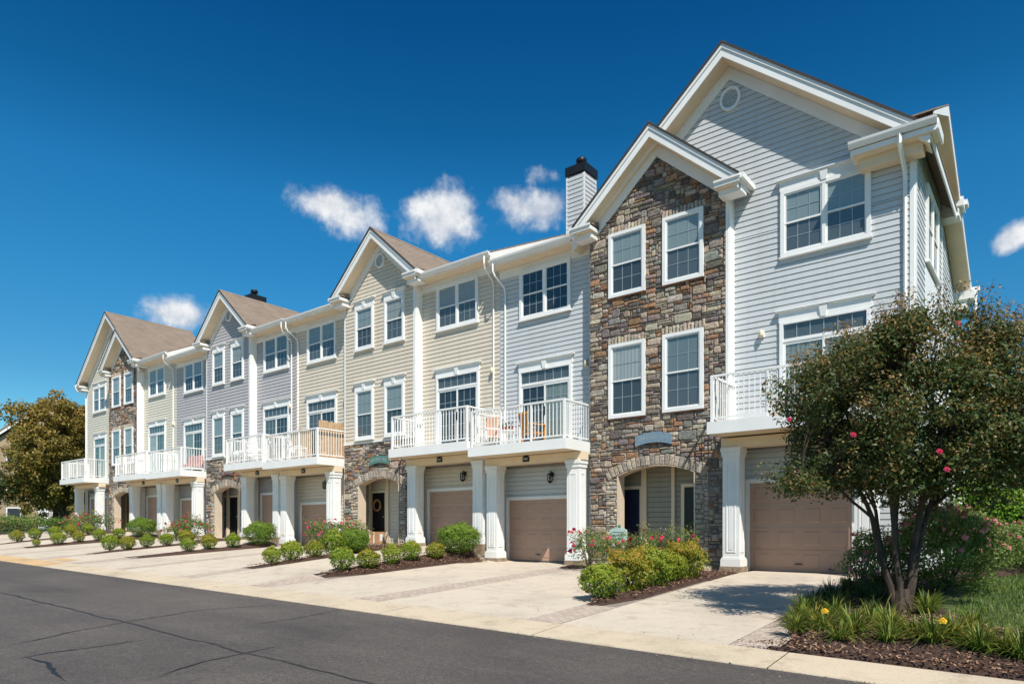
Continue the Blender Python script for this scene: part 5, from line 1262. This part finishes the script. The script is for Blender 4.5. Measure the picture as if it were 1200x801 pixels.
# hedge
def hedge(x0, x1, y0, y1, H, label, seed, n):
    random.seed(seed); z = G((x0+x1)/2, (y0+y1)/2)-.1; t = thing('hedge', ((x0+x1)/2, (y0+y1)/2, z), label, 'hedge'); b = MB()
    for i in range(n):
        x = random.uniform(x0, x1); y = random.uniform(y0, y1); f = random.random()
        z_ = H*(1+.22*noise.noise(Vector((x*.9, y*.9, 1)))); yy = y
        if f < .5: c = Vector((x, y, z_*random.uniform(.9, 1.02))); nn = Vector((0, -.2, 1))
        else: c = Vector((x, y0+.25*noise.noise(Vector((x, 0, 0)))+random.uniform(0, .25), random.uniform(0, z_))); nn = Vector((0, -1, .4))
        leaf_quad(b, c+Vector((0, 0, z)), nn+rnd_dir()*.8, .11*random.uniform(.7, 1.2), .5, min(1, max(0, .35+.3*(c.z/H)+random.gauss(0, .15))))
    b.build('foliage', 'leaf_hedge', t, rv=True); q = MB()
    for i in range(14): x = x0+(x1-x0)*(i+.5)/14; q.tube([(x, (y0+y1)/2, z-.05), (x+random.uniform(-.2, .2), (y0+y1)/2, z+H*.8)], [.03, .01], 5)
    q.build('stems', 'bark2', t)
hedge(-2.0, 6.0, 20.6, 22.6, 1.55, 'bright green clipped hedge beyond the lawn at the right edge', 401, 15000)
# mixed low planting at the far left, in front of the far house
random.seed(31)
far_src = [make_shrub('shrub', .8, .85, 3500, .09, 'leaf_rose', 91, .35), make_shrub('shrub', .75, .75, 3500, .09, 'leaf_dark', 92, .35)]
for i, (x, y, s_) in enumerate(((-41.5, 14.2, .8), (-43.5, 14.0, 1.2), (-46.0, 13.6, 1.4), (-48.5, 13.6, 1.5), (-51.0, 13.4, 1.4), (-53.5, 13.2, 1.5), (-56.5, 13.2, 1.6))):
    place(far_src, i, x, y, s_*.8, '%s broad shrub leftward from the yellow house, beyond the last driveway' % ordn[i], 'shrubs beyond the last driveway')
rose(-47.5, 12.4, 1.0, 1.0, 1400, 24, BP, 'pale pink rose bush beyond the last driveway at the left', 16, .09)
rose(-52.5, 12.2, 1.1, 1.0, 1400, 24, BP, 'pale pink rose bush near the left picture edge', 17, .09)

# ------------------------------------------------------------------ far house behind the left tree
FH = thing('far_house', (-76, 24, .2), 'tan house with double garage half hidden behind the bronze tree at the left', 'house')
q = MB(); q.box(-6, 6, 0, 9, 0, 8.2)
FR0 = Fr((0, 0), (1, 0), (0, -1))
def fplace(q): q.xform(Matrix.Translation((-76, 24, .2)) @ Matrix.Rotation(rad(40), 4, 'Z')); return q
siding(q, FR0, -6, 6, 0, 8.2); fplace(q).build('wall', 'beige_wall', FH)
q = MB(); q.prism([(-6.5, 8.1), (0, 12.3), (6.5, 8.1), (6.5, 8.35), (0, 12.6), (-6.5, 8.35)], -.4, 9.5); fplace(q).build('roof', 'shingle', FH, uv=True)
q = MB(); q.prism([(-6, 8.2), (6, 8.2), (0, 12.1)], -.0, .1); fplace(q).build('gable_wall', 'beige_wall', FH)
q = MB(); q.prism([(-6.5, 7.9), (0, 12.05), (6.5, 7.9), (6.5, 8.1), (0, 12.3), (-6.5, 8.1)], -.42, -.38); fplace(q).build('rake_board', 'white', FH)
q = MB()
for k in range(4): q.box(.3, 5.0, -.06, -.02, .5*k, .5*k+.48)
fplace(q).build('garage_door', 'garage', FH)
q = MB(); q.box(.1, .29, -.12, 0, 0, 2.25); q.box(5.01, 5.2, -.12, 0, 0, 2.25); q.box(.29, 5.01, -.12, 0, 2.05, 2.25); q.box(-.9, .0, -.6, 0, 0, 2.5); fplace(q).build('garage_frame', 'white', FH)
for (x, z) in ((-3.6, .6), (-3.6, 3.4), (-3.6, 6.0), (1, 3.4), (3.6, 3.4), (1, 6.0), (3.6, 6.0)):
    q = MB(); q.box(x-.6, x+.6, -.05, -.02, z, z+1.4); w_ = fplace(q).build('window', 'dark_room_sheet', FH)
    q = MB()
    for a in ((x-.7, x-.6, z-.1, z+1.5), (x+.6, x+.7, z-.1, z+1.5), (x-.6, x+.6, z+1.4, z+1.5), (x-.6, x+.6, z-.1, z)): q.box(a[0], a[1], -.08, -.02, a[2], a[3])
    fplace(q).build('frame', 'white', w_)

# ------------------------------------------------------------------ sky, clouds, sun
AZ, EL = rad(54.5), rad(52)
sdir = Vector((math.sin(AZ)*math.cos(EL), -math.cos(AZ)*math.cos(EL), math.sin(EL)))
w = bpy.data.worlds.new('World'); SC.world = w; w.use_nodes = True; nt = w.node_tree; bg = nt.nodes['Background']
sky = N(nt, 'ShaderNodeTexSky', sky_type='NISHITA'); sky.sun_disc = False; sky.sun_elevation = EL; sky.sun_rotation = math.atan2(sdir.x, sdir.y)
sky.altitude = 300; sky.air_density = 1.0; sky.dust_density = .25; sky.ozone_density = 3.5
SKYK = .082
gm = N(nt, 'ShaderNodeGamma'); gm.inputs[1].default_value = 1.2; hs0 = N(nt, 'ShaderNodeHueSaturation'); hs0.inputs['Saturation'].default_value = 1.35; hs0.inputs['Value'].default_value = .95
nt.links.new(sky.outputs[0], hs0.inputs['Color']); nt.links.new(hs0.outputs[0], gm.inputs[0])
SKYC = mix_rgb(nt, 1., gm.outputs[0], (1.0, 1.06, .79), 'MULTIPLY')
tc = N(nt, 'ShaderNodeTexCoord'); GEN = tc.outputs['Generated']
sx = N(nt, 'ShaderNodeSeparateXYZ'); nt.links.new(GEN, sx.inputs[0])
SKYC = mix_rgb(nt, 1., SKYC, ramp(nt, sx.outputs[2], [(.20, (.85, .92, .97)), (.30, (.95, 1.12, 1.14)), (.42, (.95, 1.24, 1.26)), (.50, (.6, .98, 1.05)), (.62, (.35, .78, .95))]), 'MULTIPLY')
# each cloud: a soft blob round a fixed direction in the sky, its edge broken by noise
nz = N(nt, 'ShaderNodeTexNoise'); nz.inputs['Scale'].default_value = 21; nz.inputs['Detail'].default_value = 7; nz.inputs['Roughness'].default_value = .62; nt.links.new(GEN, nz.inputs[0])
nz2 = N(nt, 'ShaderNodeTexNoise'); nz2.inputs['Scale'].default_value = 40; nz2.inputs['Detail'].default_value = 5; nt.links.new(GEN, nz2.inputs[0])
CL = [((-0.7314, 0.5404, 0.416), (0.6315, 0.7683, 0.1047), (0.3376, -0.2483, 0.9079), 0.0509, 0.0221, 1.2), ((-0.7137, 0.5673, 0.4108), (0.6463, 0.7582, 0.0862), (0.3194, -0.2516, 0.9136), 0.0381, 0.0202, 1.1), ((-0.6385, 0.6499, 0.4123), (0.7272, 0.6854, 0.0364), (0.2894, -0.2991, 0.9093), 0.0495, 0.0379, 1.5), ((-0.6419, 0.6359, 0.4284), (0.7143, 0.6981, 0.0486), (0.2985, -0.2986, 0.9065), 0.0333, 0.0202, 1.2), ((-0.5386, 0.728, 0.4242), (0.801, 0.5986, -0.0144), (0.254, -0.3419, 0.9048), 0.0509, 0.0244, 1.4), ((-0.5626, 0.7073, 0.4281), (0.7871, 0.6168, 0.0025), (0.2708, -0.3385, 0.9011), 0.0338, 0.0184, 1.1), ((-0.864, 0.4177, 0.281), (0.4599, 0.8777, 0.1346), (0.2456, -0.1229, 0.9616), 0.0418, 0.0219, 1.3), ((-0.0344, 0.9432, 0.3304), (0.9687, 0.1159, -0.2197), (0.0109, -0.3274, 0.9448), 0.0194, 0.0178, 1.5), ((-0.5222, 0.7169, 0.4619), (0.803, 0.5958, -0.015), (0.2766, -0.3688, 0.8874), 0.0167, 0.0068, 0.3)]
tot = None
for (d, u_, v_, su, sv, amp) in CL:
    def dot(vec):
        n = N(nt, 'ShaderNodeVectorMath', operation='DOT_PRODUCT'); nt.links.new(GEN, n.inputs[0]); n.inputs[1].default_value = vec; return n.outputs['Value']
    def math_(op, a, b_):
        n = N(nt, 'ShaderNodeMath', operation=op)
        for i, q in enumerate((a, b_)):
            if isinstance(q, bpy.types.NodeSocket): nt.links.new(q, n.inputs[i])
            else: n.inputs[i].default_value = q
        return n.outputs[0]
    D = dot(d); U = math_('DIVIDE', dot(u_), su); V = math_('DIVIDE', dot(v_), sv)
    r2 = math_('ADD', math_('MULTIPLY', U, U), math_('MULTIPLY', V, V)); rr = math_('SQRT', r2, 0)
    m_ = math_('MULTIPLY', math_('SUBTRACT', 1.0, rr), amp); m_ = math_('MAXIMUM', m_, -1.5)
    g_ = math_('GREATER_THAN', D, .5); m_ = math_('ADD', math_('MULTIPLY', math_('ADD', m_, 1.5), g_), -1.5)
    tot = m_ if tot is None else math_('MAXIMUM', tot, m_)
cov = math_('ADD', tot, math_('MULTIPLY', math_('SUBTRACT', nz.outputs[0], .44), 2.3))
cov = math_('ADD', cov, math_('MULTIPLY', math_('SUBTRACT', nz2.outputs[0], .5), .9))
cr = N(nt, 'ShaderNodeMapRange', interpolation_type='SMOOTHSTEP'); nt.links.new(cov, cr.inputs[0]); cr.inputs[1].default_value = -.2; cr.inputs[2].default_value = 1.05; cr.inputs[3].default_value = 0; cr.inputs[4].default_value = .97
cc = ramp(nt, nz.outputs[0], [(.38, (5.0, 5.5, 6.3)), (.60, (8.4, 8.5, 8.6))])
nt.links.new(mix_rgb(nt, cr.outputs[0], SKYC, cc), bg.inputs[0]); bg.inputs[1].default_value = SKYK
sl = bpy.data.lights.new('sun', 'SUN'); sl.energy = 4.6; sl.angle = rad(.5); sl.color = (1, .95, .87)
so = bpy.data.objects.new('sun', sl); COL.objects.link(so); so.rotation_euler = (-sdir).to_track_quat('-Z', 'Y').to_euler()

# ------------------------------------------------------------------ camera
cam = bpy.data.cameras.new('camera'); co = bpy.data.objects.new('camera', cam); COL.objects.link(co); SC.camera = co
co.location = (0, 0, 0); co.rotation_euler = (rad(90), 0, rad(38.5)); cam.sensor_width = 36; cam.lens = 24.0; cam.shift_y = (622-400.5)/1200
cam.clip_start = .1; cam.clip_end = 3000
vs = SC.view_settings; vs.view_transform = 'Standard'; vs.look = 'None'; vs.gamma = 1; vs.exposure = .42
